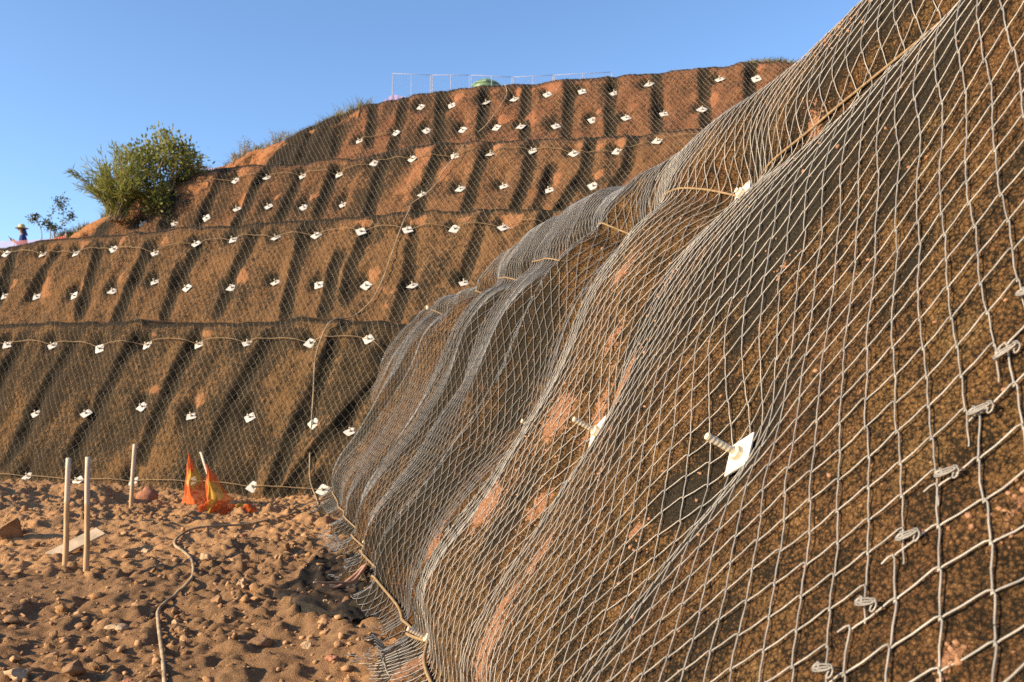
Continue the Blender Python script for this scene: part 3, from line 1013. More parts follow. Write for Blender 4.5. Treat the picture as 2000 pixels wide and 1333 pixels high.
def build_clods():
    V2, F2 = ico(2)
    n = 1700
    d = 4.2 + 9.6 * rng.random(n) ** 1.1
    X = rng.uniform(-.66, .03, n) * d
    den = fbm(X * .8 + 3, d * .8, 3, 95) + .25
    k = (rng.random(n) < np.clip(den * 1.3, .06, 1)) & (X < TOE0 + TOEK * d - .02)
    X, d = X[k], d[k]; Zg = ground_h(X, d)
    size = .014 + .042 * rng.random(len(d)) ** 3
    Vs, Fs, off = [], [], 0
    for i in range(len(d)):
        P = rock_verts(V2, 400 + i % 90, .6, .75)
        P = P * (1 + .22 * vnoise(P[:, 0] * 5 + i, P[:, 1] * 5 + P[:, 2] * 4, 7))[:, None] * size[i]
        R = np.array(Matrix.Rotation(rng.uniform(0, 6.28), 3, 'Z') @ Matrix.Rotation(rng.normal(0, .5), 3, 'X'))
        P = P @ R.T + np.array((X[i], d[i], Zg[i] - size[i] * .05))
        Vs.append(P); Fs.append(F2 + off); off += len(P)
    o = link('clods', np_mesh('clods', np.vstack(Vs), np.vstack(Fs)), M['ground'], smooth=False)
    props(o, 'broken clods of the same sandy soil lying in drifts on the dirt', kind='stuff')


build_clods()

ROCKS = [(21, 1208, 46, 24, 'stone_brown', 'large flat brown stone half buried at the left edge of the dirt'),
         (140, 1322, 44, 34, 'stone_brown', 'round brown boulder at the bottom edge, left of the hose'),
         (34, 1316, 42, 26, 'stone_pale', 'pale angular stone in the bottom left corner'),
         (98, 1296, 34, 24, 'stone_brown', 'brown stone above and left of the bottom boulder'),
         (232, 1230, 38, 14, 'stone_pale', 'flat pale slab of stone left of the hose'),
         (346, 1212, 24, 18, 'stone_pale', 'upper pale stone of the pair right of the hose'),
         (352, 1236, 26, 18, 'stone_brown', 'lower tan stone of the pair right of the hose'),
         (474, 1140, 20, 18, 'stone_pale', 'small pale pointed stone alone in the middle of the dirt'),
         (404, 1102, 22, 16, 'stone_pale', 'light clod just right of the bend in the hose'),
         (600, 1262, 24, 16, 'stone_pale', 'rounded cream stone near the toe of the slope'),
         (508, 1246, 46, 34, 'stone_brown', 'big lumpy tan clod in the lower middle of the dirt'),
         (652, 1300, 34, 14, 'stone_red', 'flat reddish slate beside the slope toe at the bottom'),
         (302, 1316, 18, 14, 'stone_brown', 'small brown stone touching the hose at the bottom'),
         (256, 1330, 24, 14, 'stone_red', 'orange red stone on the bottom edge between boulder and hose'),
         (422, 1172, 26, 18, 'stone_brown', 'tan clod right of the lower bend of the hose'),
         (192, 1116, 30, 20, 'stone_brown', 'lumpy clod right of the foot of the two stakes'),
         (143, 1108, 22, 18, 'stone_brown', 'round clod between the feet of the two stakes'),
         (472, 1044, 18, 14, 'stone_red', 'small reddish stone beyond the upper stretch of the hose'),
         (284, 1074, 20, 12, 'stone_pale', 'pale lump left of the hose below the two orange nets'),
         (188, 1302, 30, 18, 'stone_brown', 'tan stone between the bottom boulder and the flat pale slab'),
         (590, 1120, 22, 12, 'stone_pale', 'pale clod left of the dark net flap'),
         (292, 968, 42, 44, 'stone_red', 'tall crumbly orange clod standing against the bank beside the third stake'),
         (18, 1016, 74, 50, 'stone_brown', 'big earth boulder at the left edge beyond the two stakes')]
V3, F3 = ico(3)
for i, (px, py, w, h, m, lab) in enumerate(ROCKS):
    p = on_ground(px, py + h * .35)
    for _ in range(3):
        p = on_ground(px, py + h * .35, float(ground_h(p[0], p[1])))
    sc = p[1] / FPX
    P = rock_verts(V3, 200 + i * 3, .42, 1.0) * np.array((w * sc / 2, w * sc / 2 * .9, h * sc * .55))
    P = P + .006 * vnoise(P[:, :1] * 60, P[:, 1:2] * 60 + P[:, 2:] * 47, i)
    o = link('rock', np_mesh('rock', P, F3), M[m], smooth=False)
    o.location = (p[0], p[1], float(ground_h(p[0], p[1])) + h * sc * .22)
    props(o, lab, 'rock', 'single stones on the dirt ground')


# ------------------------------------------------------------------ stakes, plank, hose
def pale_top(name, z0, z1):
    t = NT(name, .75, .2)
    sep = t.t.nodes.new('ShaderNodeSeparateXYZ'); t.lk(t.co, sep.inputs[0])
    streak = t.noise(9, 5, .6, t.mapping((6, 6, .6)))
    wood = t.mix(t.rng(streak, .3, .7), (.44, .28, .14), (.60, .40, .22))
    white = t.mix(t.rng(streak, .3, .75), (.66, .56, .43), (.55, .43, .29))
    edge = t.math('ADD', sep.outputs[2], t.math('MULTIPLY', t.math('SUBTRACT', t.noise(30, 3), .5), .05))
    t.color(t.mix(t.rng(edge, z0, z1), wood, white)).bump(streak, .4, .004)
    return t.m


M['stake'] = pale_top('stake_wood_white_dipped', .58, .62)
M['stake_pale'] = pale_top('stake_wood_pale', .05, .55)
M['plank'] = simple('sawn_pine', (.62, .47, .30), .7, .25, .18, 10, 0, .2)


def stake(base, top, w, mat, label):
    b = on_ground(*base)
    for _ in range(3): b = on_ground(*base, float(ground_h(b[0], b[1])))
    t = at_depth(top[0], top[1], b[1])
    r = w * b[1] / FPX / 2
    ax = t - b
    n = 14
    f = np.linspace(-.12, 1, n)[:, None]
    P = ax[None] * f + .006 * np.stack((vnoise(f[:, 0] * 4, 0 * f[:, 0] + r * 900, 3), 0 * f[:, 0], 0 * f[:, 0]), 1)
    rr = r * (1.08 - .14 * np.linspace(0, 1, n)) * (1 + .05 * vnoise(np.linspace(0, 9, n), 0 * np.linspace(0, 9, n), 6))
    pt = Parts(); V, F = tube_arrays(P, np.tile((1.0, .2, 0), (n, 1)), rr, 10); pt.add(V, F)
    o = pt.build('stake', mat, smooth=True)
    o.location = b
    props(o, label, 'stake', 'wooden stakes in the dirt')


stake((127, 1112), (134, 895), 10, M['stake'], 'wooden stake with a whitened top, left one of the pair by the plank')
stake((168, 1119), (172, 893), 10, M['stake'], 'wooden stake with a whitened top, right one of the pair by the plank')
stake((256, 992), (263, 868), 7.5, M['stake_pale'], 'thin pale stake standing alone beside the orange clod')
# small stub of timber on the first bench
s_, z_ = T1.survey(838, 626)
P_, n_ = T1.surf(np.array([s_]), np.array([float(T1.ztop(s_))]), 0)
p_ = at_depth(839, 624, P_[0][1] + .15)
pt = Parts(); pt.tube([p_ - np.array((-.015, 0, .25)), p_, p_ + np.array((-.035, 0, .21))], .026, 8)
props(pt.build('stake', M['plank'], smooth=True), 'short timber stub on the first bench above the corner', 'stake', 'wooden stakes in the dirt')

pa, pb = at_depth(98, 1088, 8.2), at_depth(197, 1038, 8.6)
c = (pa + pb) / 2; ux = norm(pb - pa); nz = norm(np.array((-.30, -.9, .45))); nz = norm(nz - ux * (nz @ ux)); uy = np.cross(nz, ux)
pt = Parts(); pt.box(c, (np.linalg.norm(pb - pa), .15, .024), np.stack((ux, uy, nz), 1))
props(pt.build('plank', M['plank'], bevel=.003), 'sawn pine plank lying on the mound behind the two stakes', 'plank')

hz = [(322, 1345), (318, 1290), (309, 1215), (312, 1190), (345, 1165), (374, 1130), (376, 1105), (362, 1082), (341, 1065), (352, 1048), (380, 1033), (430, 1028), (500, 1024), (560, 1012), (600, 999), (622, 990)]
H = []
for x, y in hz:
    p = on_ground(x, y)
    for _ in range(3): p = on_ground(x, y, float(ground_h(p[0], p[1])) + .01)
    H.append(p)
H = spline(H, 160)
H[:, 2] = np.maximum(H[:, 2], ground_h(H[:, 0], H[:, 1]) + .016)
H[:, 2] = np.convolve(np.pad(H[:, 2], 4, mode='edge'), np.ones(9) / 9, 'valid') + .004
up_px = [(T1, [(617, 970), (606, 940), (604, 900), (605, 830), (609, 770), (622, 700), (640, 645), (652, 626)]), (T2, [(690, 622), (725, 590), (750, 550), (768, 500), (785, 445), (797, 412)]),
         (T3, [(806, 402), (845, 370), (872, 335), (905, 290)]), (T4, [(915, 276), (945, 250), (975, 215), (990, 185), (985, 165)])]
R_ = []
for tier, pp in up_px:
    for x, y in pp:
        s, z = tier.survey(x, y); z = min(z, float(tier.ztop(s)) - .01)
        R_.append(tier.surf(np.array([s]), np.array([z]), .05)[0][0])
R_ = np.array(R_)
full = np.vstack((H, spline(np.vstack((H[-1:], R_)), 170)[1:]))
rad = np.concatenate((np.full(len(H), .013), np.full(len(full) - len(H), .010)))
tube_obj('hose', full, rad, M['hose'], 'long brown hose running from the dirt up across every terrace', 'hose', None, 8)


# ------------------------------------------------------------------ clips on the net seams
def clip_mesh():
    pt = Parts()
    for k, (dx, dy, rx, ry, ph) in enumerate(((-.034, .004, .015, .009, .6), (.030, -.008, .015, .010, 1.2), (0, .004, .038, .0085, .12), (-.002, -.003, .036, .006, .2))):
        th = np.linspace(0, 2 * math.pi * 1.15, 16)
        P = np.stack((dx + rx * np.cos(th) * math.cos(ph) - ry * np.sin(th) * math.sin(ph), dy + rx * np.cos(th) * math.sin(ph) + ry * np.sin(th) * math.cos(ph), .004 + .006 * th / 6.28 + .002 * k), 1)
        V, F = tube_arrays(P, np.tile((0, 0, 1.0), (len(P), 1)), .0025, 6); pt.add(V, F)
    o = pt.build('wire_clip', M['wire'], smooth=True); me = o.data; bpy.data.objects.remove(o)
    return me


ME_CLIP = clip_mesh()


def clip(a, q, label, group, k):
    P, n = near_surf(np.array([a]), np.array([q]), False, .012, True)
    o = bpy.data.objects.new('wire_clip', ME_CLIP); COL.objects.link(o)
    o.location = P[0]
    o.rotation_mode = 'QUATERNION'
    zx = n[0]; P2, _ = near_surf(np.array([a - .05]), np.array([q + random.uniform(-.02, .03)]), False, .012, True)
    xx = norm(P2[0] - P[0]); xx = norm(xx - zx * (xx @ zx)); yy = np.cross(zx, xx)
    o.rotation_quaternion = Matrix(np.stack((xx, yy, zx), 1).tolist()).to_quaternion()
    o.scale = (.8,) * 3
    props(o, label, 'wire clip', group)


cl = [near_plane(x, y) for x, y in ((1615, 1310), (1680, 1170), (1745, 1030), (1806, 900), (1845, 775), (1893, 668), (1943, 565), (1994, 455))]
for k, (a, q) in enumerate(cl):
    clip(1.93, q, f'twisted wire clip on the close seam, {ORD[k]} from the bottom', 'wire clips on the seam nearest the camera', k)
for k, (a, q) in enumerate([(5.12, qq) for qq in np.linspace(.75, 2.4, 9)]):
    clip(a, q, f'small wire clip on the seam in the grey pleats, {ORD[k]} from the bottom', 'wire clips on the farther seam', k)


# ------------------------------------------------------------------ dark net flap on the ground at the toe
def flap():
    u = np.linspace(0, 1, 60); v = np.linspace(0, 1, 34)
    U, Vv = np.meshgrid(u, v)
    y = 5.9 + 2.4 * U
    xt = TOE0 + TOEK * y
    wdt = .62 * np.sin(math.pi * np.clip(U * .94 + .03, 0, 1)) ** .6 * (1 + .25 * vnoise(U * 6, U * 0, 4))
    x = xt + .1 - (wdt + .1) * Vv
    z = ground_h(x, y, False) + .035 + .035 * np.abs(fbm(x * 4, y * 4, 3, 301)) + .02 * fbm(x * 11, y * 9, 2, 305)
    z = np.maximum(z, ground_h(x, y) + .008)
    z[-1] = ground_h(x[-1], y[-1]) - .004
    me = np_mesh('net_flap', np.stack((x, y, z), -1).reshape(-1, 3), grid_faces(34, 60, True))
    t = NT('dark_mesh_fabric', .9, .1)
    w = t.voro(95, 'DISTANCE_TO_EDGE', 'Distance', t.mapping((1, .6, 1)))
    dust = t.rng(t.noise(5, 5, .65), .45, .7)
    c_ = t.mix(t.rng(w, .03, .12), (.04, .036, .03), (.012, .01, .008))
    t.color(t.mix(t.math('MULTIPLY', dust, .3), c_, (.22, .125, .06))).bump(w, .6, .006)
    props(link('net_flap', me, t.m, smooth=True), 'dark mesh fabric flap lying on the dirt at the toe of the near slope', 'fabric')
    # two roots of pale soil crossing the flap
    M['streak'] = simple('pale_pink_root', (.50, .29, .19), .9, .1, .2, 20, 0, .5)
    pt = Parts()
    for pts, r in (([(716, 1128), (690, 1138), (655, 1146), (630, 1150)], .016), ([(716, 1130), (690, 1148), (660, 1160), (612, 1172)], .014)):
        Q = []
        for x_, y_ in pts:
            p = on_ground(x_, y_, .06); p[2] = float(ground_h(p[0], p[1])) + .085; Q.append(p)
        Q = spline(Q, 18)
        V, F = tube_arrays(Q, np.tile((0, 0, 1.0), (18, 1)), r * np.linspace(1.2, .35, 18), 7); pt.add(V, F)
    props(pt.build('root', M['streak'], smooth=True), 'forked pale pink root sticking out over the dark net flap', 'root')


flap()


# ------------------------------------------------------------------ orange and yellow safety nets
def mat_safety():
    t = NT('orange_safety_net', .7, .2)
    y = t.attr('yellow')
    w = t.noise(60, 3)
    o = t.mix(t.rng(w, .35, .65), (.68, .115, .022), (.80, .19, .04))
    ye = t.mix(t.rng(w, .35, .65), (.55, .31, .045), (.62, .39, .06))
    t.color(t.mix(t.rng(y, .42, .58), o, ye)).bump(t.noise(40, 4, .6), .5, .01)
    tr = t.t.nodes.new('ShaderNodeBsdfTranslucent'); t.lk(t.bsdf.inputs['Base Color'].links[0].from_socket, tr.inputs[0])
    mx = t.t.nodes.new('ShaderNodeMixShader'); mx.inputs[0].default_value = .3
    t.lk(t.bsdf.outputs[0], mx.inputs[1]); t.lk(tr.outputs[0], mx.inputs[2])
    tp = t.t.nodes.new('ShaderNodeBsdfTransparent')
    m2 = t.t.nodes.new('ShaderNodeMixShader'); m2.inputs[0].default_value = .22
    t.lk(mx.outputs[0], m2.inputs[1]); t.lk(tp.outputs[0], m2.inputs[2])
    t.lk(m2.outputs[0], t.t.nodes['Material Output'].inputs[0])
    return t.m


M['safety'] = mat_safety()


def drape(apex_px, base_px, y, label, pole, seed, ylo, yhi, yl):
    top = at_depth(*apex_px, y)
    root = empty('safety_net', (top[0], top[1], 0), label, 'safety net', 'orange and yellow safety nets on poles')
    bl, br = [at_depth(bx, by, y - .12) for bx, by in base_px]
    n, m = 40, 30
    U, Vv = np.meshgrid(np.linspace(0, 1, n), np.linspace(0, 1, m))
    ang = (U - .5) * 2
    bx = bl[0] + (br[0] - bl[0]) * U
    by = y - .22 * np.cos(ang * 1.5) * 1.0 + .1
    gz = ground_h(bx, by) + .01
    k = Vv ** 1.08
    x = top[0] + (bx - top[0]) * k
    yy = top[1] + (by - top[1]) * k
    z = top[2] + (gz - top[2]) * Vv
    wr = np.sin(ang * 8 + seed + 3 * Vv + 2 * vnoise(Vv * 3, U * 2, seed)) * .026 * Vv ** .7 + .022 * vnoise(U * 6 + seed, Vv * 5, seed) * Vv ** .5
    yy = yy + wr; x = x + .018 * vnoise(U * 4, Vv * 4 + seed, seed + 3) * Vv ** .6 * (1 + Vv)
    hgt = (1 - Vv)
    yl = yl + .25 * vnoise(Vv * 3, 0 * U, seed + 9)
    yel = ((hgt > ylo + .14 * np.abs(ang - yl) + .05 * vnoise(U * 6, 0 * U, seed)) & (hgt < yhi + .06 * vnoise(U * 7, 0 * U, seed + 2))).astype(float) * (np.abs(ang - yl) < .72)
    V = np.stack((x - top[0], yy - top[1], z), -1).reshape(-1, 3)
    me = np_mesh('netting', V, grid_faces(m, n), {'yellow': yel})
    link('netting', me, M['safety'], root, True)
    pt = Parts(); a, b = at_depth(*pole[0], y), at_depth(*pole[1], y + .05)
    off = np.array((top[0], top[1], 0))
    pt.tube([a - off, (a + b) / 2 - off, b - off], .018, 8)
    pt.build('pole', M['stake_pale'], root, True)
    return root


drape((368, 884), ((344, 984), (412, 982)), 11.9, 'tall orange net with a yellow middle draped over a pole, left one', ((369, 915), (372, 985)), 3, .28, .66, .05)
drape((403, 905), ((392, 978), (449, 981)), 11.7, 'orange net with a yellow panel hanging from a slanted pole, right one', ((392, 883), (425, 985)), 8, .12, .6, -.1)


def crumple(px0, px1, h, label, seed, yd):
    A_, B_ = at_depth(*px0, yd), at_depth(*px1, yd)
    n, m = 44, 18
    U, T = np.meshgrid(np.linspace(0, 1, n), np.linspace(0, 2 * math.pi, m))
    taper = np.sin(math.pi * np.clip(U * .96 + .02, 0, 1)) ** .5
    rr = h * taper * (1 + .45 * fbm(U * 7 + seed, T * .8, 3, seed) + .25 * np.sin(T * 3 + U * 20))
    x = A_[0] + (B_[0] - A_[0]) * U; y = yd + rr * np.cos(T) * 1.3
    z = ground_h(x, yd + 0 * x, False) + .01 + np.maximum(-.02, rr * np.sin(T) * .9)
    yel = (np.abs(U - .52) < .09).astype(float)
    me = np_mesh('crumpled_net', np.stack((x, y, z), -1).reshape(-1, 3), grid_faces(m, n, True), {'yellow': yel})
    props(link('crumpled_net', me, M['safety'], smooth=True), label, 'safety net', 'crumpled safety nets on the ground')


crumple((384, 988), (444, 990), .12, 'crumpled orange net heaped at the foot of the two draped poles', 5, 11.3)
crumple((434, 986), (502, 984), .09, 'long low roll of crumpled orange net right of the draped poles', 9, 11.5)


# ------------------------------------------------------------------ vegetation
def leaf_mat(name, a, b, c=None):
    t = NT(name, .6, .3)
    f = t.noise(5, 4, .6); g = t.noise(40, 2)
    col = t.mix(t.rng(f, .3, .7), a, b)
    if c: col = t.mix(t.rng(g, .55, .7), col, c)
    t.color(col)
    tr = t.t.nodes.new('ShaderNodeBsdfTranslucent'); t.lk(col, tr.inputs[0])
    mx = t.t.nodes.new('ShaderNodeMixShader'); mx.inputs[0].default_value = .35
    t.lk(t.bsdf.outputs[0], mx.inputs[1]); t.lk(tr.outputs[0], mx.inputs[2])
    t.lk(mx.outputs[0], t.t.nodes['Material Output'].inputs[0])
    return t.m


M['leaf'] = leaf_mat('broad_leaf', (.15, .19, .04), (.26, .24, .06), (.32, .23, .08))
M['frond'] = leaf_mat('feathery_leaf', (.19, .23, .04), (.31, .29, .07))
M['sapling'] = leaf_mat('dusty_leaf', (.06, .075, .035), (.10, .11, .05))
M['grass'] = leaf_mat('dry_grass', (.17, .16, .05), (.30, .23, .085), (.34, .25, .11))
M['bark'] = simple('grey_bark', (.30, .22, .14), .9, .15, .3, 15, 0, .5)


def leaves(points, dirs, length, width, seed):
    """Folded leaf quads (two triangles each) at points along dirs."""
    r = np.random.default_rng(seed); n = len(points)
    d = norm(dirs); side = norm(np.cross(d, r.normal(size=(n, 3))))
    L = length * r.uniform(.6, 1.3, n)[:, None]; Wd = width * r.uniform(.7, 1.2, n)[:, None]
    nrm = np.cross(side, d)
    mid = points + d * L * .5 + nrm * L * .06
    V = np.stack((points, mid + side * Wd, points + d * L - nrm * L * .12, mid - side * Wd), 1)
    F = np.arange(n * 4).reshape(n, 4)
    return V.reshape(-1, 3), F


def woody(name, base, label, cat, limbs, leafspec, mat, seed, group=None):
    """Trunk and limbs (list of polylines with radii) and a crown of separate leaves."""
    root = empty(name, base, label, cat, group)
    pt = Parts()
    for P, r0 in limbs:
        P = np.asarray(P, float)
        V, F = tube_arrays(P, np.tile((1.0, .3, .1), (len(P), 1)), np.linspace(r0, r0 * .3, len(P)), 6); pt.add(V, F)
    pt.build('trunk', M['bark'], root, True)
    V, F = leaves(*leafspec, seed)
    link('crown', np_mesh('crown', V, F), mat, root)
    return root


def bushes():
    r = np.random.default_rng(5)
    yb = 19.2
    # broad-leaved small tree, right half
    b = at_depth(292, 412, yb); b[2] -= .15
    sc = yb / FPX
    limbs, pts, dirs = [], [], []
    tips = [(300, 292), (330, 275), (322, 262), (345, 300), (362, 282), (374, 300), (385, 312), (350, 330), (372, 335), (310, 312), (285, 300), (300, 395), (330, 390), (280, 385), (345, 380), (312, 398), (268, 308), (255, 300), (338, 350), (300, 340), (355, 360), (318, 375), (278, 345), (365, 318), (330, 318), (262, 330), (340, 285), (310, 280), (282, 285)]
    for k, (x, y) in enumerate(tips):
        t = at_depth(x, y, yb + r.uniform(-.55, .7)) - b
        mid = t * .5 + np.array((r.normal(0, .08), r.normal(0, .08), -.05))
        limbs.append((spline([np.zeros(3) + r.normal(0, .03, 3), mid, t], 9), r.uniform(.014, .028)))
        n = int(r.uniform(110, 190))
        c = t + r.normal(0, .085, (n, 3)) * np.array((1.5, 1.5, 1.2)); c -= (t * r.uniform(0, .18, (n, 1)))
        pts.append(c); dirs.append(norm(c - t * .8) + r.normal(0, .55, (n, 3)) + np.array((0, 0, .1)))
    woody('leafy_tree', b, 'small broad-leaved tree with bare pale branches, right half of the green clump on the hill', 'tree', limbs, (np.vstack(pts), np.vstack(dirs),   .10, .027), M['leaf'], 11)
    # feathery shrub, left half
    b = at_depth(228, 425, yb - .3); b[2] -= .1
    limbs, pts, dirs = [], [], []
    for k in range(110):
        ang = r.uniform(-.85, .95); ln = r.uniform(.55, 1.55) * (1 - .2 * abs(ang))
        tip = np.array((math.sin(ang) * ln, r.normal(0, .35), math.cos(ang) * ln * 1.05 + .15))
        P = spline([np.array((r.normal(0, .1), r.normal(0, .1), 0)), tip * .55 + np.array((0, 0, .16)), tip], 12)
        limbs.append((P, .011))
        for q in range(44):
            f = r.uniform(.12, 1); i = min(11, int(f * 11))
            tdir = norm(P[min(11, i + 1)] - P[max(0, i - 1)] + 1e-6)
            pts.append(P[i] + r.normal(0, .03, 3)); dirs.append(tdir * .8 + r.normal(0, .5, 3) + np.array((0, 0, .05)))
    woody('feathery_shrub', b, 'dense feathery green shrub, left half of the green clump on the hill', 'shrub', limbs, (np.array(pts), np.array(dirs), .19, .011), M['frond'], 12)
    # thin saplings beside the person
    for lab, stems in (('thin sapling with sparse leaf clumps nearest the person in the hat', [[(83, 464), (79, 445), (72, 430), (60, 428)], [(79, 447), (86, 436), (98, 424), (108, 405), (114, 392)], [(72, 432), (70, 424)], [(86, 438), (92, 436)]]),
                       ('thin forked sapling with small leaf clumps beside the grass bank', [[(98, 462), (100, 448), (110, 446)], [(106, 461), (112, 448), (122, 438), (124, 405), (126, 385)], [(122, 438), (134, 430), (140, 418)], [(124, 412), (118, 402)], [(100, 450), (96, 440)]])):
        yb2 = 20.5
        b = at_depth(*stems[0][0], yb2)
        limbs, pts, dirs = [], [], []
        for st in stems:
            P = np.array([at_depth(x, y, yb2 + r.uniform(-.1, .1)) - b for x, y in st]); P = spline(P, 10) if len(P) > 2 else spline([P[0], (P[0] + P[1]) / 2, P[1]], 8)
            limbs.append((P, .011))
            for i in range(4, len(P)):
                n = 7 if i < len(P) - 2 else 20
                c = P[i] + r.normal(0, .045, (n, 3)); pts.append(c); dirs.append(r.normal(0, 1, (n, 3)) + np.array((0, 0, .2)))
        limbs[0][0][0, 2] -= .5
        woody('sapling', b, lab, 'sapling', limbs, (np.vstack(pts), np.vstack(dirs), .075, .019), M['sapling'], 13, 'thin saplings on the bench')
    # wispy weeds on the bank left of the top terrace
    for lab, xs in (('wispy weed with bare seed stems, lower one on the orange bank', (436, 470, 318, 300)), ('taller wispy weed with leaves on the orange bank', (462, 492, 310, 268)), ('low leafy weed beside the dark end of the top terrace', (520, 560, 285, 255))):
        yb3 = 21.3
        x0, x1, y0, y1 = xs
        b = at_depth((x0 + x1) / 2, y0, yb3)
        limbs, pts, dirs = [], [], []
        for k in range(9):
            t = at_depth(r.uniform(x0, x1), r.uniform(y1, (y0 + y1) / 2), yb3 + r.normal(0, .2)) - b
            P = spline([np.array((r.normal(0, .06), 0, -.2)), t * .5 + np.array((0, 0, .05)), t], 9); limbs.append((P, .007))
            for i in range(3, 9):
                n = 4; c = P[i] + r.normal(0, .04, (n, 3)); pts.append(c); dirs.append(r.normal(0, 1, (n, 3)) + np.array((0, 0, .3)))
        woody('weed', b, lab, 'weed', limbs, (np.vstack(pts), np.vstack(dirs), .05, .008), M['grass'], 14, 'weeds on the orange bank')


bushes()


def grass():
    r = np.random.default_rng(15)
    pts = []
    for tier, s0, s1, n, back, hgt in ((B3, B3.s0 + .4, B3.s1 - .3, 3600, .8, .2), (B4, B4.s0, B4.s1, 1700, .9, .2), (T4, on_offset(1435, 118, T4.tt)[0], on_offset(1560, 117, T4.tt)[0], 900, .4, .09), (T4, on_offset(590, 250, T4.tt)[0], on_offset(720, 200, T4.tt)[0], 260, .7, .12)):
        s = r.uniform(s0, s1, n); bk = r.uniform(0, 1, n) ** 1.4 * back
        z = tier.ztop(s)
        xy = ORG + s[:, None] * W_DIR + (tier.tt + .12 + bk)[:, None] * M_DIR
        den = vnoise(s * 2.2, bk * 2, 6)
        k = den > -.45
        for (x, y), zz, d in zip(xy[k], z[k], den[k]): pts.append((x, y, zz - .02, hgt * (1 + .7 * d) * r.uniform(.6, 1.5)))
    pts = np.array(pts); n = len(pts)
    lean = r.normal(0, .35, (n, 2)); yaw = r.uniform(0, 6.28, n)
    b = pts[:, :3]; h = pts[:, 3:4]
    side = np.stack((np.cos(yaw), np.sin(yaw), 0 * yaw), 1) * .009
    up = np.concatenate((lean, np.ones((n, 1))), 1)
    m_ = b + up * h * .55 * np.array((.6, .6, 1)); t = b + up * h * np.array((1.3, 1.3, .95))
    V = np.stack((b - side, b + side, m_ + side * .7, t, m_ - side * .7), 1).reshape(-1, 3)
    i = np.arange(n)[:, None] * 5
    F = np.vstack((i + np.array((0, 1, 2, 4)),)); F2_ = i + np.array((4, 2, 3, 3))
    me = bpy.data.meshes.new('grass')
    me.from_pydata(V.tolist(), [], F.tolist() + F2_[:, :3].tolist())
    props(link('grass', me, M['grass']), 'dry green and straw grass along the top of the banks', kind='stuff')


grass()


# ------------------------------------------------------------------ fences, tank and barrier nets on the hilltop
M['fence'] = simple('white_fence_tube', (.36, .33, .34), .5, .4, .08, 5)
M['tank'] = simple('green_tank_plastic', (.13, .22, .11), .45, .4, .12, 4)
M['tank_lid'] = simple('green_tank_lid', (.15, .25, .13), .45, .4, .12, 4)


def see_through(name, c, alpha):
    t = NT(name, .7, .2)
    f = t.noise(3, 3)
    t.color(t.mix(f, c, tuple(min(1, x * 1.15) for x in c)))
    tp = t.t.nodes.new('ShaderNodeBsdfTransparent'); mx = t.t.nodes.new('ShaderNodeMixShader')
    w = t.voro(28, 'DISTANCE_TO_EDGE', 'Distance', None, .1)
    mx.inputs[0].default_value = 1 - alpha
    tr = t.t.nodes.new('ShaderNodeBsdfTranslucent'); t.lk(t.bsdf.inputs['Base Color'].links[0].from_socket, tr.inputs[0])
    m1 = t.t.nodes.new('ShaderNodeMixShader'); m1.inputs[0].default_value = .4
    t.lk(t.bsdf.outputs[0], m1.inputs[1]); t.lk(tr.outputs[0], m1.inputs[2])
    t.lk(m1.outputs[0], mx.inputs[1]); t.lk(tp.outputs[0], mx.inputs[2])
    t.lk(mx.outputs[0], t.t.nodes['Material Output'].inputs[0])
    return t.m


M['pink'] = see_through('pink_barrier_mesh', (.95, .40, .38), .35)
M['orange_strip'] = see_through('orange_barrier_mesh', (.92, .24, .16), .85)


def fence_panel(xa, ya, xb, yb, t_off, label, mid=True):
    s0, z0 = on_offset(xa, ya, t_off); s1, z1 = on_offset(xb, yb, t_off)
    P0 = np.append(ORG + s0 * W_DIR + t_off * M_DIR, z0); P1 = np.append(ORG + s1 * W_DIR + t_off * M_DIR, z1)
    zb0 = float(T4.ztop(s0)) - .03; zb1 = float(T4.ztop(s1)) - .03
    root = empty('fence_panel', (P0[0], P0[1], zb0), label, 'fence panel', 'metal fence panels on the hilltop')
    o = np.array((P0[0], P0[1], zb0))
    for P, zb in ((P0, zb0), (P1, zb1)) + ((((P0 + P1) / 2, (zb0 + zb1) / 2),) if mid else ()):
        pt = Parts(); pt.tube([np.array((P[0], P[1], zb)) - o, (P + np.array((P[0], P[1], zb))) / 2 - o, P - o], .009, 6); pt.build('post', M['fence'], root, True)
    pt = Parts(); pt.tube([P0 - o, (P0 + P1) / 2 - o, P1 - o], .0065, 6); pt.build('rail', M['fence'], root, True)
    low0 = np.array((P0[0], P0[1], zb0 + .12)); low1 = np.array((P1[0], P1[1], zb1 + .12))
    pt = Parts(); pt.tube([low0 - o, (low0 + low1) / 2 - o, low1 - o], .015, 6); pt.build('rail', M['fence'], root, True)
    V, F = [], []
    pt = Parts()
    for k in range(1, 24):
        f = k / 24; a = low0 + (low1 - low0) * f; b = P0 + (P1 - P0) * f
        pt.tube([a - o, b - o], .0009, 3)
    for k in range(1, 9):
        f = k / 9; a = low0 + (P0 - low0) * f; b = low1 + (P1 - low1) * f
        pt.tube([a - o, b - o], .0009, 3)
    props(pt.build('mesh_infill', M['fence'], root), kind='stuff')


TF = 8.3
fence_panel(767, 144, 841, 147, TF, 'white metal fence panel, leftmost on the hilltop above the pink net')
fence_panel(845, 147, 917, 147, TF, 'white metal fence panel between the leftmost one and the green tank')
fence_panel(921, 147, 1000, 151, TF, 'white metal fence panel in front of the green tank')
fence_panel(1003, 151, 1080, 147, TF, 'white metal fence panel just right of the green tank')
fence_panel(1083, 147, 1195, 141, TF, 'low showing white metal fence panel, rightmost on the hilltop')


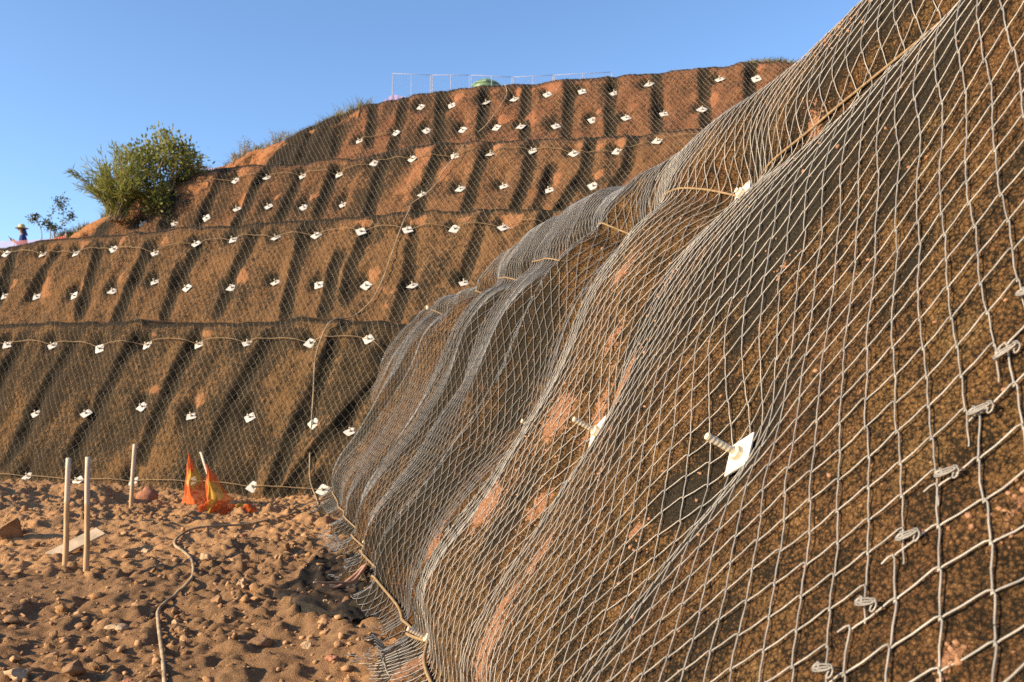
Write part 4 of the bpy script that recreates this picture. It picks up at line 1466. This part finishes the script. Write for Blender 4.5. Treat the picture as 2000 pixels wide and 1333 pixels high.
def tank():
    t_off = 9.6
    s, z = on_offset(950, 158, t_off)
    p = ORG + s * W_DIR + t_off * M_DIR
    zb = float(T4.ztop(s)) - .05
    root = empty('water_tank', (p[0], p[1], zb), 'green plastic tank with a paler lid behind the hilltop fence', 'tank')
    sc = p[1] / FPX
    R = 26 * sc
    H_ = z - zb
    prof = [(0, R * 1.05)]
    for k in range(7):
        z0 = H_ * .86 * k / 7
        prof += [(z0 + .02, R * 1.05), (z0 + H_ * .86 / 7 * .5, R * 1.10), (z0 + H_ * .86 / 7 - .01, R * 1.05)]
    prof += [(H_ * .87, R * 1.02)]
    pt = Parts(); P = np.array([(0, 0, a) for a, _ in prof]); V, F = tube_arrays(P, np.tile((1.0, 0, 0), (len(P), 1)), np.array([b for _, b in prof]), 20); pt.add(V, F)
    pt.build('tank_body', M['tank'], root, True)
    pt = Parts(); P = np.array([(0, 0, H_ * .872), (0, 0, H_ * .9), (0, 0, H_ * .98), (0, 0, H_)]); V, F = tube_arrays(P, np.tile((1.0, 0, 0), (4, 1)), np.array((R * 1.12, R * 1.12, R * .62, R * .55)), 8); pt.add(V, F)
    pt.build('lid', M['tank_lid'], root)


tank()


def barrier(points, t_off, drop, label, mat, posts=True):
    Q = []
    for x, y in points:
        s, z = on_offset(x, y, t_off); Q.append(np.append(ORG + s * W_DIR + t_off * M_DIR, z))
    Q = np.array(Q); o = np.array((Q[0][0], Q[0][1], Q[0][2] - drop))
    root = empty('barrier_net', o, label, 'barrier net', 'pink barrier nets on the hill')
    C = spline(Q, 30); rows = np.linspace(0, 1, 6)
    V = C[None] - np.array((0, 0, 1.0)) * (drop * rows)[:, None, None] + np.stack((0 * C[:, 0], .05 * np.sin(np.arange(30) * .9), 0 * C[:, 0]), 1)[None] * np.sin(rows * 3.1)[:, None, None]
    link('netting', np_mesh('netting', (V - o).reshape(-1, 3), grid_faces(6, 30, True)), mat, root, True)
    for q in ((Q[0], Q[-1]) if posts else (Q[-1],)):
        pt = Parts(); pt.tube([q - o + np.array((0, .02, .04)), q - o - np.array((0, -.02, drop / 2)), q - o - np.array((0, -.02, drop + .3))], .02, 6); pt.build('post', M['plank'], root, True)


barrier([(-120, 478), (-40, 473), (10, 471), (60, 469), (105, 466)], 3.6, .55, 'long faded pink barrier net in front of the person in the hat', M['pink'])
barrier([(106, 466), (128, 460)], 3.4, .35, 'short bright orange strip of barrier net beside the grass bank', M['orange_strip'], False)
barrier([(371, 316), (385, 322), (413, 330)], 6.0, .4, 'small pink barrier net on a post right of the leafy tree', M['pink'])
barrier([(745, 200), (768, 186), (792, 192)], 8.0, .4, 'pink barrier net tied to the foot of the leftmost fence panel', M['pink'], False)


# ------------------------------------------------------------------ person
def person():
    y = 27.0
    foot = at_depth(45, 475, y); head = at_depth(46, 446, y)
    zg = head[2] - 1.68
    skin = simple('skin', (.30, .16, .10), .6, .3, .05, 20)
    blue = simple('blue_work_shirt', (.028, .045, .16), .8, .2, .2, 14, 0, .4)
    navy = simple('navy_trousers', (.02, .025, .05), .85, .2, .2, 14)
    straw = simple('straw_hat', (.55, .45, .20), .85, .2, .15, 40, 0, .4)
    dark = simple('phone_black', (.02, .02, .022), .3, .5, .1, 10)
    yellow = simple('pale_patch', (.6, .5, .35), .8, .2, .1, 20)
    root = empty('person', (head[0], y, zg), 'person in a blue shirt and brimmed straw hat looking at a phone', 'person')
    root.rotation_euler = (0, 0, math.radians(-62))      # faces left in the picture

    def skin_mesh(name, verts, edges, radii, mat, parent):
        me = bpy.data.meshes.new(name); me.from_pydata(verts, edges, []); me.update()
        o = link(name, me, mat, parent)
        md = o.modifiers.new('skin', 'SKIN'); md.use_smooth_shade = True
        for i, r in enumerate(radii):
            me.skin_vertices[0].data[i].radius = (r, r) if not isinstance(r, tuple) else r
        me.skin_vertices[0].data[0].use_root = True
        sb = o.modifiers.new('sub', 'SUBSURF'); sb.levels = 1; sb.render_levels = 2
        dg = bpy.context.evaluated_depsgraph_get(); ev = o.evaluated_get(dg)
        new = bpy.data.meshes.new_from_object(ev); o.modifiers.clear(); o.data = new
        if not new.materials: new.materials.append(mat)
        return o
    # local frame: faces -Y
    V = [(0, 0, .94), (0, .01, 1.12), (0, 0, 1.32), (0, -.01, 1.45), (0, -.03, 1.52), (0, -.05, 1.60), (0, -.05, 1.70),
         (.19, 0, 1.40), (.23, -.02, 1.14), (.10, -.24, 1.24), (.05, -.30, 1.30),
         (-.19, 0, 1.40), (-.23, -.02, 1.14), (-.10, -.22, 1.24), (-.05, -.28, 1.28),
         (.09, 0, .88), (.11, -.02, .48), (.12, .01, .08), (.12, -.12, .03), (-.09, 0, .88), (-.11, -.01, .48), (-.12, .02, .08), (-.12, -.11, .03)]
    E = [(0, 1), (1, 2), (2, 3), (3, 4), (4, 5), (5, 6), (2, 7), (7, 8), (8, 9), (9, 10), (2, 11), (11, 12), (12, 13), (13, 14), (0, 15), (15, 16), (16, 17), (17, 18), (0, 19), (19, 20), (20, 21), (21, 22)]
    Rr = [.13, .125, .14, .06, .05, .085, .075, .06, .045, .036, .03, .06, .045, .036, .03, .085, .06, .042, .035, .085, .06, .042, .035]
    body = skin_mesh('body', V, E, Rr, skin, root)
    pt = Parts()                                          # fingers closed round the phone, nose, ears
    for sgn, hx, hy, hz_ in ((1, .05, -.30, 1.30), (-1, -.05, -.28, 1.28)):
        for k, L in enumerate((.055, .065, .068, .06, .045)):
            a = np.array((hx - sgn * .01, hy - .02, hz_ + .03 - .016 * k)); pt.tube([a, a + np.array((-sgn * L * .6, -.028, .006)), a + np.array((-sgn * L * .9, -.008, .01))], .008, 5)
    pt.tube([(0, -.128, 1.645), (0, -.155, 1.62), (0, -.13, 1.605)], .014, 6)
    for sx in (-1, 1): pt.box((sx * .086, -.045, 1.635), (.014, .035, .06))
    pt.build('hands_and_face', skin, root, True)
    shirt = [(0, 0, .92), (0, .01, 1.12), (0, 0, 1.32), (0, -.01, 1.43), (.20, 0, 1.40), (.235, -.02, 1.14), (.13, -.19, 1.22), (-.20, 0, 1.40), (-.235, -.02, 1.14), (-.13, -.18, 1.22)]
    skin_mesh('shirt', shirt, [(0, 1), (1, 2), (2, 3), (2, 4), (4, 5), (5, 6), (2, 7), (7, 8), (8, 9)], [.155, .15, .17, .085, .082, .066, .052, .082, .066, .052], blue, root)
    skin_mesh('trousers', [(0, 0, .95), (.09, 0, .86), (.11, -.02, .48), (.12, .01, .10), (-.09, 0, .86), (-.11, -.01, .48), (-.12, .02, .10)], [(0, 1), (1, 2), (2, 3), (0, 4), (4, 5), (5, 6)], [.15, .105, .08, .06, .105, .08, .06], navy, root)
    pt = Parts()
    prof = [(1.665, .19), (1.675, .20), (1.685, .12), (1.70, .098), (1.77, .09), (1.80, .06), (1.805, .01)]
    V_, F_ = tube_arrays(np.array([(0, -.05, a) for a, _ in prof]), np.tile((1.0, 0, 0), (len(prof), 1)), np.array([b for _, b in prof]), 20); pt.add(V_, F_)
    pt.build('hat', straw, root, True)
    pt = Parts(); th = np.linspace(-1.2, 1.2, 7)
    V_ = []
    for a, zz in ((0, 1.66), (1, 1.55), (2, 1.46)):
        for t in th: V_.append((math.sin(t) * (.10 + .03 * a), -.04 + math.cos(t) * (.10 + .035 * a), zz))
    pt.add(np.array(V_), [(r_ * 7 + c_, r_ * 7 + c_ + 1, (r_ + 1) * 7 + c_ + 1, (r_ + 1) * 7 + c_) for r_ in range(2) for c_ in range(6)])
    pt.build('neck_cloth', blue, root, True)
    pt = Parts(); pt.box((-.265, -.005, 1.30), (.012, .07, .08)); pt.build('sleeve_patch', yellow, root)
    ph = Parts(); ph.box((0, -.36, 1.33), (.075, .012, .15), np.array(Matrix.Rotation(.5, 3, 'X')))
    o = ph.build('phone', dark, None, bevel=.003)
    R = Matrix.Rotation(math.radians(-62), 4, 'Z'); o.rotation_euler = root.rotation_euler; o.location = root.location
    props(o, 'dark phone held up by the person in the hat', 'phone')


person()
